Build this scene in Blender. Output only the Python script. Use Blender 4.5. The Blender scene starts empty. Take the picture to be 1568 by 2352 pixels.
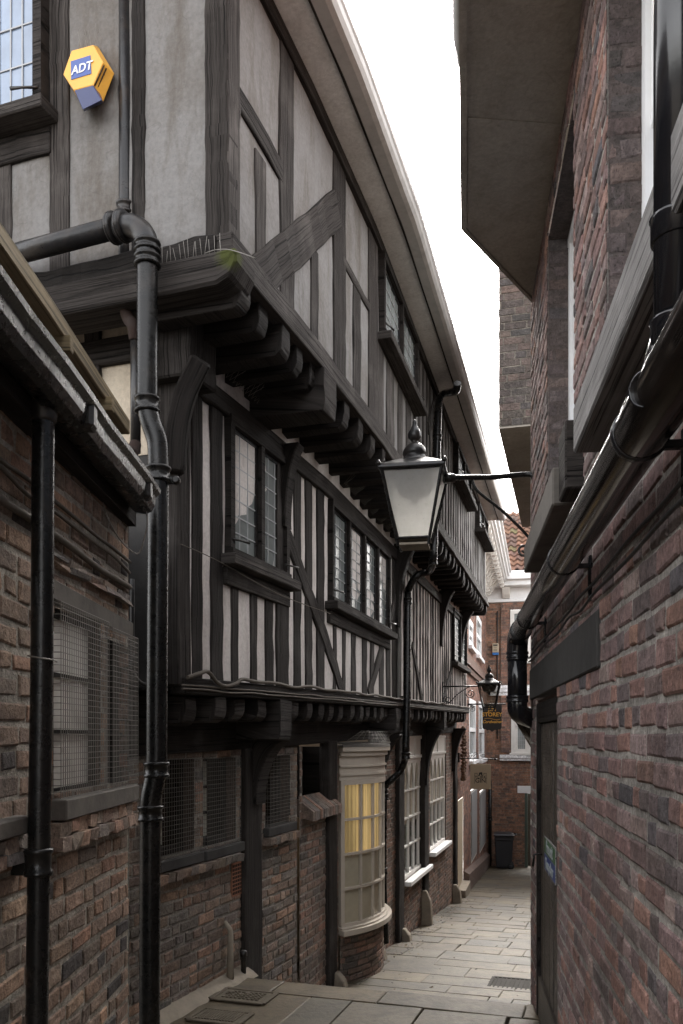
import bpy, math, random
from mathutils import Vector, Matrix, noise
R = random.Random(7)
S = bpy.context.scene
COL = S.collection
F, CX, H = 1950.0, 784.0, 1690.0          # focal length, centre column and horizon row of the photograph
def P(px, py, t): return Vector(((px-CX)/F*t, t, (H-py)/F*t))

# ------------------------------------------------------------------ materials
def nt(name):
    m = bpy.data.materials.new(name); m.use_nodes = True
    n = m.node_tree.nodes; l = m.node_tree.links
    return m, n, l, n['Principled BSDF']
def rgb(c): return (c[0], c[1], c[2], 1)
def tex(n, l, scale, detail=6, rough=.6, coord='UV', stretch=(1,1,1), dist=0):
    tc = n.new('ShaderNodeTexCoord'); mp = n.new('ShaderNodeMapping'); t = n.new('ShaderNodeTexNoise')
    mp.inputs['Scale'].default_value = stretch
    l.new(tc.outputs[coord], mp.inputs[0]); l.new(mp.outputs[0], t.inputs['Vector'])
    t.inputs['Scale'].default_value = scale; t.inputs['Detail'].default_value = detail
    t.inputs['Roughness'].default_value = rough; t.inputs['Distortion'].default_value = dist
    return t.outputs['Fac']
def ramp(n, l, fac, stops):
    r = n.new('ShaderNodeValToRGB'); e = r.color_ramp.elements
    while len(e) < len(stops): e.new(.5)
    for k, (p, c) in enumerate(stops):
        e[k].position = p; e[k].color = rgb(c) if hasattr(c, '__len__') else (c, c, c, 1)
    l.new(fac, r.inputs[0]); return r.outputs[0]
def mix(n, l, a, b, fac, mode='MIX'):
    m = n.new('ShaderNodeMix'); m.data_type = 'RGBA'; m.blend_type = mode
    for k, v in ((0, fac), (6, a), (7, b)):
        if hasattr(v, 'is_output'): l.new(v, m.inputs[k])
        else: m.inputs[k].default_value = v if k == 0 else rgb(v)
    return m.outputs[2]
def bump(n, l, b, h, strength, dist=.01, prev=None):
    bn = n.new('ShaderNodeBump'); bn.inputs['Strength'].default_value = strength; bn.inputs['Distance'].default_value = dist
    l.new(h, bn.inputs['Height'])
    if prev: l.new(prev, bn.inputs['Normal'])
    l.new(bn.outputs[0], b.inputs['Normal']); return bn.outputs[0]

def m_brick():
    m, n, l, b = nt('brick_and_mortar')
    a = n.new('ShaderNodeAttribute'); a.attribute_name = 'tint'
    big = tex(n, l, 3.2, 6, .65, 'Object'); fine = tex(n, l, 55, 5, .75, 'Object'); pits = tex(n, l, 140, 3, .6, 'Object', (1, 1, .5))
    v = ramp(n, l, fine, [(.25, .45), (.5, 1.0), (.75, 1.5)])
    mid = tex(n, l, 16, 5, .65, 'Object'); v = mix(n, l, v, ramp(n, l, mid, [(.3, .65), (.7, 1.3)]), 1., 'MULTIPLY')
    c = mix(n, l, a.outputs['Color'], v, 1.0, 'MULTIPLY')
    dirt = ramp(n, l, big, [(.36, 1.0), (.62, .0)])
    c = mix(n, l, c, (.055, .05, .047), mix(n, l, (0,0,0), dirt, .42))
    salt = tex(n, l, 9, 7, .75, 'Object'); sf = ramp(n, l, salt, [(.62, 0.), (.74, 1.)])
    c = mix(n, l, c, (.34, .31, .30), mix(n, l, (0,0,0), sf, .45))
    pm = ramp(n, l, pits, [(.3, .25), (.42, 1.0)])
    c = mix(n, l, c, pm, .7, 'MULTIPLY')
    hv = n.new('ShaderNodeHueSaturation'); hv.inputs['Saturation'].default_value = .82; l.new(c, hv.inputs['Color']); l.new(hv.outputs[0], b.inputs['Base Color']); b.inputs['Roughness'].default_value = .9
    b.inputs['Specular IOR Level'].default_value = .25
    p = bump(n, l, b, fine, .8, .012); p = bump(n, l, b, mid, .7, .02, p); bump(n, l, b, pm, .5, .008, p)
    return m
def m_timber(name, dark, light, rough=.85, spec=.12, bstr=.7):
    m, n, l, b = nt(name)
    g = tex(n, l, 9, 8, .7, 'UV', (.22, 9, 1), .4); big = tex(n, l, 2.2, 5, .6, 'UV')
    crack = tex(n, l, 7, 4, .6, 'UV', (.12, 14, 1), .8)
    c = ramp(n, l, g, [(.3, dark), (.72, light)])
    c = mix(n, l, c, tuple(x*1.7+.012 for x in light), ramp(n, l, big, [(.5, 0.), (.75, .55)]))
    ck = ramp(n, l, crack, [(.37, .10), (.46, 1.0)])
    c = mix(n, l, c, ck, .85, 'MULTIPLY')
    oi = n.new('ShaderNodeObjectInfo'); r = n.new('ShaderNodeMapRange')
    r.inputs[3].default_value = .75; r.inputs[4].default_value = 1.3; l.new(oi.outputs['Random'], r.inputs[0])
    hv = n.new('ShaderNodeHueSaturation'); l.new(r.outputs[0], hv.inputs['Value']); l.new(c, hv.inputs['Color'])
    l.new(hv.outputs[0], b.inputs['Base Color'])
    b.inputs['Roughness'].default_value = rough; b.inputs['Specular IOR Level'].default_value = spec
    p = bump(n, l, b, g, bstr, .01); bump(n, l, b, ck, bstr, .01, p)
    return m
def moss_mat(base, centre, rad):
    m = M[base].copy(); m.name = 'mossy_oak'; n = m.node_tree.nodes; l = m.node_tree.links; b = n['Principled BSDF']
    g = n.new('ShaderNodeNewGeometry'); d = n.new('ShaderNodeVectorMath'); d.operation = 'DISTANCE'; d.inputs[1].default_value = centre
    l.new(g.outputs['Position'], d.inputs[0]); f = tex(n, l, 22, 6, .7, 'Object'); a = n.new('ShaderNodeMath'); a.operation = 'MULTIPLY_ADD'; a.inputs[1].default_value = -.11; l.new(f, a.inputs[0]); l.new(d.outputs['Value'], a.inputs[2])
    k = ramp(n, l, a.outputs[0], [(max(0, rad-.115), 1.), (rad-.055, 0.)]); src = b.inputs['Base Color'].links[0].from_socket
    l.new(mix(n, l, src, (.055,.062,.018), k), b.inputs['Base Color']); return m
def m_plaster(name, col, dirtc, amount=.5):
    m, n, l, b = nt(name)
    big = tex(n, l, 1.6, 7, .65, 'Object'); fine = tex(n, l, 38, 6, .7, 'Object'); mid = tex(n, l, 6, 5, .6, 'Object')
    streak = tex(n, l, 5, 6, .65, 'Object', (1.2, 1.2, .25))
    c = mix(n, l, col, dirtc, mix(n, l, (0,0,0), ramp(n, l, big, [(.42, 0.), (.72, 1.)]), amount))
    c = mix(n, l, c, dirtc, mix(n, l, (0,0,0), ramp(n, l, streak, [(.48, 0.), (.70, 1.)]), min(1, amount*1.1)))
    c = mix(n, l, c, ramp(n, l, fine, [(.25, .80), (.7, 1.12)]), 1., 'MULTIPLY')
    blot = tex(n, l, 3.1, 8, .75, 'Object'); c = mix(n, l, c, tuple(x*.55 for x in dirtc), mix(n, l, (0,0,0), ramp(n, l, blot, [(.60, 0.), (.74, 1.)]), amount*.5))
    hair = n.new('ShaderNodeTexVoronoi'); hair.feature = 'DISTANCE_TO_EDGE'; hair.inputs['Scale'].default_value = 2.3
    tc = n.new('ShaderNodeTexCoord'); mp = n.new('ShaderNodeVectorMath'); nz = n.new('ShaderNodeTexNoise'); nz.inputs['Scale'].default_value = 3
    l.new(tc.outputs['Object'], nz.inputs['Vector']); l.new(tc.outputs['Object'], mp.inputs[0]); l.new(nz.outputs['Color'], mp.inputs[1])
    l.new(mp.outputs[0], hair.inputs['Vector'])
    hl = ramp(n, l, hair.outputs['Distance'], [(.0, .72), (.007, 1.)])
    c = mix(n, l, c, hl, .55, 'MULTIPLY')
    l.new(c, b.inputs['Base Color']); b.inputs['Roughness'].default_value = .92; b.inputs['Specular IOR Level'].default_value = .2
    p = bump(n, l, b, fine, .35, .006); bump(n, l, b, mid, .5, .03, p)
    return m
def m_plain(name, col, rough=.5, metal=0, spec=.5, var=.15, nscale=14, bstr=.12, dirt=None, dirt_amt=.5):
    m, n, l, b = nt(name)
    f = tex(n, l, nscale, 6, .65, 'Object')
    c = mix(n, l, tuple(x*(1-var) for x in col), tuple(min(1, x*(1+var)) for x in col), f)
    if dirt:
        g = tex(n, l, nscale*.35, 7, .7, 'Object')
        c = mix(n, l, c, dirt, mix(n, l, (0,0,0), ramp(n, l, g, [(.48, 0.), (.72, 1.)]), dirt_amt))
    l.new(c, b.inputs['Base Color'])
    rr = n.new('ShaderNodeMapRange'); rr.inputs[3].default_value = max(.03, rough-.12); rr.inputs[4].default_value = min(1, rough+.15)
    l.new(f, rr.inputs[0]); l.new(rr.outputs[0], b.inputs['Roughness'])
    b.inputs['Metallic'].default_value = metal; b.inputs['Specular IOR Level'].default_value = spec
    bump(n, l, b, f, bstr, .01)
    return m
def m_tint(name, rough=.85, bstr=.4, fs=26):
    m, n, l, b = nt(name)
    a = n.new('ShaderNodeAttribute'); a.attribute_name = 'tint'
    big = tex(n, l, 2.3, 7, .65, 'Object'); fine = tex(n, l, fs, 6, .7, 'Object'); sp = tex(n, l, 90, 3, .6, 'Object')
    c = mix(n, l, a.outputs['Color'], ramp(n, l, fine, [(.25, .7), (.5, 1.), (.75, 1.22)]), 1., 'MULTIPLY')
    c = mix(n, l, c, ramp(n, l, big, [(.3, .72), (.65, 1.12)]), 1., 'MULTIPLY')
    c = mix(n, l, c, ramp(n, l, sp, [(.3, .75), (.5, 1.)]), .7, 'MULTIPLY')
    st = tex(n, l, 4.5, 8, .75, 'Object', (1, 1, 1), .6); c = mix(n, l, c, ramp(n, l, st, [(.38, .55), (.52, 1.), (.75, 1.18)]), .8, 'MULTIPLY')
    l.new(c, b.inputs['Base Color']); b.inputs['Roughness'].default_value = rough; b.inputs['Specular IOR Level'].default_value = .3
    bump(n, l, b, fine, bstr, .012)
    return m
def m_glass(name, col, rough=.08, spec=.6):
    m, n, l, b = nt(name)
    f = tex(n, l, 5, 4, .6, 'Object'); w = tex(n, l, 9, 2, .5, 'Object')
    c = mix(n, l, tuple(x*.6 for x in col), tuple(x*1.4 for x in col), f)
    l.new(c, b.inputs['Base Color']); b.inputs['Roughness'].default_value = rough; b.inputs['Specular IOR Level'].default_value = spec
    b.inputs['IOR'].default_value = 1.52
    bump(n, l, b, w, .12, .02)
    return m
def m_clear(name, tint=(.9,.92,.9), rough=.03, gloss=.16):
    m, n, l, b = nt(name)
    t = n.new('ShaderNodeBsdfTransparent'); t.inputs[0].default_value = rgb(tint)
    g = n.new('ShaderNodeBsdfGlossy'); g.inputs['Roughness'].default_value = rough
    lw = n.new('ShaderNodeLayerWeight'); lw.inputs[0].default_value = .5; fr = n.new('ShaderNodeMath'); fr.operation = 'POWER'; fr.inputs[1].default_value = 4.5; l.new(lw.outputs['Facing'], fr.inputs[0])
    ad = n.new('ShaderNodeMath'); ad.operation = 'ADD'; ad.inputs[1].default_value = gloss*.3; ad.use_clamp = True
    l.new(fr.outputs[0], ad.inputs[0])
    mx = n.new('ShaderNodeMixShader'); l.new(ad.outputs[0], mx.inputs[0]); l.new(t.outputs[0], mx.inputs[1]); l.new(g.outputs[0], mx.inputs[2])
    w = tex(n, l, 6, 2, .5, 'Object'); bn = n.new('ShaderNodeBump'); bn.inputs['Strength'].default_value = .08; l.new(w, bn.inputs['Height']); l.new(bn.outputs[0], g.inputs['Normal'])
    l.new(mx.outputs[0], n['Material Output'].inputs[0])
    return m
def m_frost(name):
    m, n, l, b = nt(name)
    f = tex(n, l, 18, 6, .7, 'Object')
    c = mix(n, l, (.70,.69,.65), (.97,.96,.93), f); f2 = tex(n, l, 60, 4, .7, 'Object'); c = mix(n, l, c, (.35,.33,.29), ramp(n, l, f2, [(.62, 0.), (.78, .6)]))
    d = n.new('ShaderNodeBsdfDiffuse'); t = n.new('ShaderNodeBsdfTranslucent'); g = n.new('ShaderNodeBsdfGlossy'); g.inputs['Roughness'].default_value = .25
    l.new(c, d.inputs[0]); l.new(c, t.inputs[0])
    a = n.new('ShaderNodeMixShader'); a.inputs[0].default_value = .72; l.new(d.outputs[0], a.inputs[1]); l.new(t.outputs[0], a.inputs[2])
    e = n.new('ShaderNodeMixShader'); e.inputs[0].default_value = .07; l.new(a.outputs[0], e.inputs[1]); l.new(g.outputs[0], e.inputs[2])
    tr = n.new('ShaderNodeBsdfTransparent'); tr.inputs[0].default_value = (.93,.92,.88,1); h_ = n.new('ShaderNodeMixShader'); h_.inputs[0].default_value = .30; l.new(e.outputs[0], h_.inputs[1]); l.new(tr.outputs[0], h_.inputs[2]); l.new(h_.outputs[0], n['Material Output'].inputs[0]); return m
def m_emit(name, col, strength):
    m, n, l, b = nt(name)
    f = tex(n, l, 14, 3, .5, 'UV', (1, .02, 1)); f = ramp(n, l, f, [(.38, 0.), (.6, 1.)])  # vertical bands in the colour imitate the shading of curtain folds
    c = mix(n, l, tuple(x*.42 for x in col), col, f)
    l.new(c, b.inputs['Base Color']); l.new(c, b.inputs['Emission Color']); b.inputs['Emission Strength'].default_value = strength
    b.inputs['Roughness'].default_value = .9
    return m

M = dict(
 brick=m_brick(),
 timber=m_timber('weathered_oak', (.0185,.0158,.0145), (.054,.0475,.0435)),
 timber_grey=m_timber('grey_oak', (.0235,.0205,.019), (.071,.063,.058)),
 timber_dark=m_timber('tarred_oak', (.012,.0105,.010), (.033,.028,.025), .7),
 batten=m_timber('treated_softwood', (.10,.075,.04), (.22,.17,.10), .8, .2, .3),
 planks=m_timber('black_planks', (.022,.018,.016), (.085,.07,.058), .42, .5, .7),
 sillwood=m_timber('grey_sill_wood', (.17,.16,.155), (.32,.31,.30), .8, .2, .7),
 plaster=m_plaster('lime_plaster_darkened', (.192,.186,.181), (.108,.094,.08), .8),  # upper-storey tone darkened to offset the stronger sky light there
 plaster_pink=m_plaster('pinkish_limewash_lightened', (.58,.535,.505), (.36,.315,.285), .7),  # first-floor tone lightened to make up for the shade under the jetty
 plaster_cream=m_plaster('cream_plaster', (.55,.48,.38), (.32,.25,.19), .55),
 soffit=m_plaster('painted_soffit', (.66,.655,.645), (.48,.465,.45), .5),
 soffit_dark=m_plaster('grimy_soffit', (.36,.325,.285), (.25,.222,.19), .6),
 gutter=m_plain('grey_painted_gutter', (.42,.41,.40), .45, dirt=(.20,.19,.18)),
 iron=m_plain('black_iron_paint', (.006,.006,.006), .27, 0, .28, .3, 22, .2, dirt=(.05,.042,.034), dirt_amt=.3),
 iron_worn=m_plain('worn_black_iron', (.014,.013,.013), .3, 0, .5, .3, 30, .4, dirt=(.09,.07,.05), dirt_amt=.5),
 iron_old=m_plain('weathered_iron', (.013,.013,.014), .3, 0, .35, .3, 18, .4, dirt=(.07,.05,.035), dirt_amt=.4),
 rust=m_plain('rusty_iron', (.026,.014,.010), .8, 0, .3, .4, 20, .5, dirt=(.03,.027,.026)),
 plastic=m_plain('black_plastic', (.009,.009,.011), .16, 0, .55, .1, 8, .04),
 cable=m_plain('dusty_cable', (.10,.085,.07), .75, 0, .3, .35, 25, .3),
 cable_black=m_plain('black_cable', (.022,.021,.021), .6, 0, .4, .3, 25, .3),
 lead=m_plain('lead_came', (.34,.345,.35), .5, .3, .4, .2, 30, .2),
 wire=m_plain('galvanised_wire', (.22,.205,.185), .5, .4, .5, .3, 30, .2),
 white=m_plain('white_gloss_paint', (.74,.72,.68), .35, 0, .5, .06, 9, .06, dirt=(.40,.37,.33), dirt_amt=.35),
 white_bright=m_plain('bright_white_paint', (.80,.80,.80), .4, 0, .5, .05, 9, .06, dirt=(.5,.48,.46), dirt_amt=.3),
 cream=m_plain('cream_gloss_paint', (.47,.415,.35), .35, 0, .5, .07, 8, .06, dirt=(.34,.30,.25), dirt_amt=.35),
 stone=m_plain('sandstone', (.25,.215,.17), .85, 0, .2, .25, 20, .5, dirt=(.12,.10,.085)),
 concrete=m_plain('grimy_concrete', (.12,.108,.095), .85, 0, .25, .3, 12, .5, dirt=(.05,.047,.045), dirt_amt=.7),
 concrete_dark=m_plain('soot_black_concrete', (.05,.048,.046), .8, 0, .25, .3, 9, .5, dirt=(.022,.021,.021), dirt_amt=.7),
 paving=m_tint('york_stone', .62, .3, 22),
 pantile=m_tint('pantile_clay', .8, .3, 30),
 earth=m_plain('dark_earth', (.09,.08,.068), .95, 0, .1, .3, 6, .5),
 glass_leaded=m_glass('old_leaded_glass', (.12,.132,.128), .3, .25),
 glass_pale=m_glass('pale_leaded_glass', (.24,.265,.26), .22, .6),
 glass_sky=m_glass('sky_tinted_glass', (.20,.26,.36), .08, 1.0),  # blue sky reflection mixed into the base colour
 glass_net=m_glass('glass_over_net_curtain', (.62,.60,.56), .3, .25),
 glass_dark=m_glass('dark_window_glass', (.018,.018,.02), .07, .6),
 clear=m_clear('window_glass'),
 frost=m_frost('frosted_lamp_glass'),
 lampglass=m_clear('lamp_glass', (.75,.76,.74), .08, .3),
 curtain=m_emit('yellow_lit_curtain', (.62,.43,.19), .07),
 curtain_dim=m_plain('beige_blind', (.50,.43,.34), .9, 0, .1, .2, 7, .1),
 net=m_plain('grey_net_curtain', (.78,.76,.71), .9, 0, .1, .3, 6, .2),
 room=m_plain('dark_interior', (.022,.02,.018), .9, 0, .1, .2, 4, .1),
 room_warm=m_plain('dim_shop_interior', (.34,.28,.21), .9, 0, .1, .4, 2.5, .1),
 leafgreen=m_plain('green_display', (.06,.085,.03), .8, 0, .2, .5, 18, .2),
 green_door=m_plain('dark_green_paint', (.022,.045,.03), .45, 0, .5, .2, 8, .1),
 green_frame=m_plain('sage_green_paint', (.06,.085,.065), .5, 0, .5, .2, 8, .1),
 bin=m_plain('charcoal_plastic', (.026,.027,.032), .42, 0, .5, .12, 30, .1),
 rubber=m_plain('tyre_rubber', (.02,.02,.02), .8),
 yellow=m_plain('yellow_alarm_plastic', (.78,.40,.055), .35, 0, .5, .12, 9, .05, dirt=(.45,.22,.05), dirt_amt=.4),
 blue=m_plain('navy_alarm_plastic', (.025,.035,.11), .3, 0, .5, .1, 9, .05),
 blue_badge=m_plain('blue_badge', (.05,.09,.30), .4, 0, .5, .05),
 blue_bright=m_plain('blue_light_lens', (.03,.16,.45), .3, 0, .5, .05),
 badge_white=m_plain('badge_white', (.72,.70,.72), .45, 0, .5, .04),
 moss=m_plain('green_moss', (.10,.13,.02), .95, 0, .1, .4, 30, .8),
 sign_cream=m_plain('cream_sign_board', (.42,.35,.25), .6, 0, .3, .06, 8, .06),
 sign_black=m_plain('black_sign_board', (.013,.013,.013), .45, 0, .4, .2, 10, .1),
 gold=m_plain('gold_lettering', (.62,.36,.06), .4, .3, .5, .1),
 ink=m_plain('dark_print', (.02,.018,.016), .6),
 sign_green=m_plain('green_sign_film', (.05,.13,.06), .5, 0, .25, .1, 8, .03, dirt=(.10,.12,.09), dirt_amt=.6),
 sign_blue=m_plain('blue_sign_film', (.05,.08,.23), .5, 0, .25, .1, 8, .03, dirt=(.11,.13,.19), dirt_amt=.6),
 sign_text=m_plain('pale_sign_print', (.30,.33,.34), .5),
 dried=m_plain('dried_garland', (.10,.06,.04), .9, 0, .2, .4, 30, .5),
 terracotta=m_plain('terracotta_vent', (.27,.12,.07), .8),
 cover=m_plain('worn_iron_cover', (.105,.088,.066), .8, 0, .15, .3, 25, .4, dirt=(.05,.042,.035)), grate=m_plain('pale_grating', (.040,.037,.033), .8, 0, .1, .3, 25, .3),
 pipe_gloss=m_plain('glossy_dark_pipe', (.045,.038,.034), .14, .8, .6, .15, 10, .0),
)

# ------------------------------------------------------------------ mesh builder
WLOC = {}
class MB:
    def __init__(s): s.v = []; s.f = []; s.uv = []; s.c = []; s.sm = []; s.mi = []; s.cur = 0
    def face(s, idx, uv=None, col=(1,1,1), smooth=False):
        s.f.append(tuple(idx)); s.uv.append(uv if uv else None); s.c.append(col); s.sm.append(smooth); s.mi.append(s.cur)
    def quad(s, a, b, c, d, col=(1,1,1), uv=None, smooth=False):
        k = len(s.v); s.v += [Vector(a), Vector(b), Vector(c), Vector(d)]
        if uv is None:
            w = (s.v[k+1]-s.v[k]).length; h = (s.v[k+3]-s.v[k]).length; o = R.random()*9
            uv = [(o, o), (o+w, o), (o+w, o+h), (o, o+h)]
        s.face((k, k+1, k+2, k+3), uv, col, smooth)
    def hexa(s, q, col=(1,1,1)):
        # q: 8 corners; q[0..3] one end ring, q[4..7] other end ring; length runs 0->4
        k = len(s.v); s.v += [Vector(p) for p in q]; o = R.random()*20; o2 = R.random()*20
        L = (s.v[k+4]-s.v[k]).length
        per = 0
        for i in range(4):
            j = (i+1) % 4; w = (s.v[k+j]-s.v[k+i]).length
            s.face((k+i, k+j, k+4+j, k+4+i), [(o, o2+per), (o, o2+per+w), (o+L, o2+per+w), (o+L, o2+per)], col); per += w
        s.face((k+3, k+2, k+1, k), [(o+.1, o2), (o+.1, o2+.1), (o+.2, o2+.1), (o+.2, o2)], col)
        s.face((k+4, k+5, k+6, k+7), [(o+.1, o2), (o+.1, o2+.1), (o+.2, o2+.1), (o+.2, o2)], col)
    def box(s, c, x, y, z, col=(1,1,1)):
        # centre and three half-axis vectors; the longest one gets the grain
        ax = sorted([Vector(x), Vector(y), Vector(z)], key=lambda a: -a.length)
        L, a, b = ax; c = Vector(c)
        s.hexa([c-L-a-b, c-L+a-b, c-L+a+b, c-L-a+b, c+L-a-b, c+L+a-b, c+L+a+b, c+L-a+b], col)
    def rings(s, rs, closed=True, caps=True, col=(1,1,1), smooth=False):
        n = len(rs[0]); base = len(s.v); o = R.random()*20; o2 = R.random()*20
        for r in rs: s.v += [Vector(p) for p in r]
        u = 0
        for i in range(len(rs)-1):
            du = (Vector(rs[i+1][0])-Vector(rs[i][0])).length; vv = 0
            for j in range(n if closed else n-1):
                jj = (j+1) % n; w = (Vector(rs[i][jj])-Vector(rs[i][j])).length
                s.face((base+i*n+j, base+i*n+jj, base+(i+1)*n+jj, base+(i+1)*n+j),
                       [(o+u, o2+vv), (o+u, o2+vv+w), (o+u+du, o2+vv+w), (o+u+du, o2+vv)], col, smooth); vv += w
            u += du
        if caps and closed:
            s.face([base+j for j in range(n)][::-1], None, col); s.face([base+(len(rs)-1)*n+j for j in range(n)], None, col)
    def tube(s, path, r, n=12, col=(1,1,1), caps=True, smooth=True):
        path = [Vector(p) for p in path]; rs = []
        rr = r if hasattr(r, '__len__') else [r]*len(path)
        up = None
        for i, p in enumerate(path):
            d = (path[min(i+1, len(path)-1)]-path[max(i-1, 0)]).normalized()
            if up is None:
                up = Vector((0,0,1)) if abs(d.z) < .9 else Vector((1,0,0))
            a = d.cross(up)
            if a.length < 1e-4: a = d.cross(Vector((1,.3,.2)))
            a.normalize(); b = a.cross(d).normalized(); up = b
            rs.append([p+a*math.cos(t)*rr[i]+b*math.sin(t)*rr[i] for t in [2*math.pi*k/n for k in range(n)]])
        s.rings(rs, True, caps, col, smooth)
    def lathe(s, c, prof, n=16, axis=None, col=(1,1,1), smooth=True):
        c = Vector(c); ax = Vector(axis).normalized() if axis is not None else Vector((0,0,1))
        a = ax.orthogonal().normalized(); b = ax.cross(a)
        s.rings([[c+ax*h+(a*math.cos(2*math.pi*k/n)+b*math.sin(2*math.pi*k/n))*max(r, .0005) for k in range(n)] for r, h in prof], True, True, col, smooth)
    def prism(s, outline, d, col=(1,1,1)):
        d = Vector(d); o = [Vector(p) for p in outline]; s.rings([o, [p+d for p in o]], True, True, col)
    def build(s, name, mat, parent=None, bevel=0):
        mats = mat if isinstance(mat, (list, tuple)) else [mat]
        c = Vector((0,0,0))
        if s.v:
            lo = Vector([min(v[i] for v in s.v) for i in range(3)]); hi = Vector([max(v[i] for v in s.v) for i in range(3)]); c = (lo+hi)/2
        me = bpy.data.meshes.new(name)
        me.from_pydata([v-c for v in s.v], [], s.f)
        ul = me.uv_layers.new(name='UVMap'); k = 0; buf = []
        for f, uv in zip(s.f, s.uv):
            for i in range(len(f)):
                buf += list(uv[i]) if uv else [(i in (1,2))*.2, (i > 1)*.2]
        ul.data.foreach_set('uv', buf)
        at = me.attributes.new('tint', 'FLOAT_COLOR', 'FACE')
        at.data.foreach_set('color', [x for cc in s.c for x in (cc[0], cc[1], cc[2], 1)])
        me.polygons.foreach_set('use_smooth', s.sm); me.polygons.foreach_set('material_index', s.mi)
        for m_ in mats: me.materials.append(M[m_] if isinstance(m_, str) else m_)
        me.update()
        o = bpy.data.objects.new(name, me); COL.objects.link(o)
        pl = WLOC[parent.name] if parent else Vector((0,0,0))
        if parent: o.parent = parent
        o.location = c-pl; WLOC[o.name] = c
        if bevel:
            b = o.modifiers.new('edge', 'BEVEL'); b.width = bevel; b.segments = 1; b.limit_method = 'ANGLE'
        return o
def thing(name, label, cat, loc=(0,0,0), group=None):
    o = bpy.data.objects.new(name, None); COL.objects.link(o); o.location = loc; o.empty_display_size = .2
    WLOC[o.name] = Vector(loc); o['label'] = label; o['category'] = cat
    if group: o['group'] = group
    return o
def tag(o, label, cat, group=None):
    o['label'] = label; o['category'] = cat
    if group: o['group'] = group
    return o
def struct(o, kind='structure'): o['kind'] = kind; return o

# ------------------------------------------------------------------ walls as plan polylines
class Wall:
    def __init__(s, pts, right=True):
        s.p = [Vector((x, y)) for x, y in pts]; s.d = []; s.n = []; s.s0 = [0]
        for a, b in zip(s.p, s.p[1:]):
            d = (b-a); s.s0.append(s.s0[-1]+d.length); d.normalize(); s.d.append(d)
            s.n.append(Vector((d.y, -d.x)) if right else Vector((-d.y, d.x)))
        s.L = s.s0[-1]; N = len(s.d)
        s.nn = [s.n[0]]+[((s.n[i]+s.n[i+1])/(1+s.n[i].dot(s.n[i+1]))) for i in range(N-1)]+[s.n[-1]]
    def seg(s, q):
        for i in range(len(s.d)-1):
            if q < s.s0[i+1]: return i
        return len(s.d)-1
    def at(s, q, z=0, o=0):
        i = s.seg(q); l = s.s0[i+1]-s.s0[i]; f = min(max((q-s.s0[i])/l, 0), 1)
        n = s.nn[i].lerp(s.nn[i+1], f); p = s.p[i]+s.d[i]*(q-s.s0[i])+n*o
        return Vector((p.x, p.y, z))
    def dirn(s, q): d = s.d[s.seg(q)]; return Vector((d.x, d.y, 0))
    def nor(s, q): d = s.n[s.seg(q)]; return Vector((d.x, d.y, 0))
    def hit(s, px, o=0):
        u = (px-CX)/F; best = None; N = len(s.d)
        for i in range(N):
            a = s.p[i]+s.nn[i]*o; b = s.p[i+1]+s.nn[i+1]*o; d = b-a
            den = d.x-u*d.y
            if abs(den) < 1e-9: continue
            f = (u*a.y-a.x)/den
            y = a.y+f*d.y
            if y <= .05: continue
            lo = -9 if i == 0 else -1e-6; hi = 9 if i == N-1 else 1+1e-6
            if lo <= f <= hi:
                q = s.s0[i]+f*(s.s0[i+1]-s.s0[i])
                if best is None: best = q
        return best
    def sz(s, px, py, o=0):
        q = s.hit(px, o); p = s.at(q, 0, o); return q, (H-py)/F*p.y
    def zpx(s, px, py, o=0): return s.sz(px, py, o)[1]
    def offset(s, offs, trim0=0):
        pts = [s.p[i]+s.nn[i]*o for i, o in enumerate(offs)]
        pts[0] = pts[0]+s.d[0]*trim0
        return Wall([(p.x, p.y) for p in pts], s.n[0].dot(Vector((s.d[0].y, -s.d[0].x))) > 0)

def beam(mb, w, a, b, wid, o0, o1, jit=.006, step=.12, col=(1,1,1), wid2=None):
    """a timber lying in the wall w from (s,z) a to b; wid across, from offset o0 to o1"""
    a = Vector(a); b = Vector(b); d = b-a; L = d.length
    if L < 1e-4: return
    d.normalize(); pr = Vector((-d.y, d.x)); n = max(1, int(L/step)); rs = []
    ph = R.random()*50; wid2 = wid if wid2 is None else wid2
    for i in range(n+1):
        c = a+d*(L*i/n); h = (wid+(wid2-wid)*i/n)/2
        j1 = (noise.noise(Vector((ph, i*.55, 0)))+.6*noise.noise(Vector((ph, i*1.7, 5))))*jit*1.3; j2 = (noise.noise(Vector((ph, 9+i*.55, 3)))+.6*noise.noise(Vector((ph, 9+i*1.7, 8))))*jit*1.3
        j3 = noise.noise(Vector((ph, 5, i*.8)))*jit
        l = c+pr*(h+j1); r = c-pr*(h+j2)
        rs.append([w.at(r.x, r.y, o0), w.at(r.x, r.y, o1+j3), w.at(l.x, l.y, o1+j3), w.at(l.x, l.y, o0)])
    mb.rings(rs, True, True, col)
def strip(mb, w, s0, s1, z0, z1, o, step=.4, zstep=99, flip=False, bow=0):
    n = max(1, int((s1-s0)/step)); z0f = z0 if callable(z0) else (lambda q: z0); z1f = z1 if callable(z1) else (lambda q: z1)
    k = len(mb.v)
    nz = max(1, int(abs(z1f(s0)-z0f(s0))/zstep)) if zstep < 50 else 1
    for i in range(n+1):
        q = s0+(s1-s0)*i/n
        for j in range(nz+1):
            z = z0f(q)+(z1f(q)-z0f(q))*j/nz
            mb.v.append(w.at(q, z, o+(noise.noise(Vector((q*1.5, z*1.5, 3)))*bow)))
    for i in range(n):
        for j in range(nz):
            a = k+i*(nz+1)+j; b = a+nz+1
            q = s0+(s1-s0)*i/n
            mb.face((a, b, b+1, a+1), [(q, j), (q+.4, j), (q+.4, j+1), (q, j+1)], (1,1,1), bow > 0)
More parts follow.
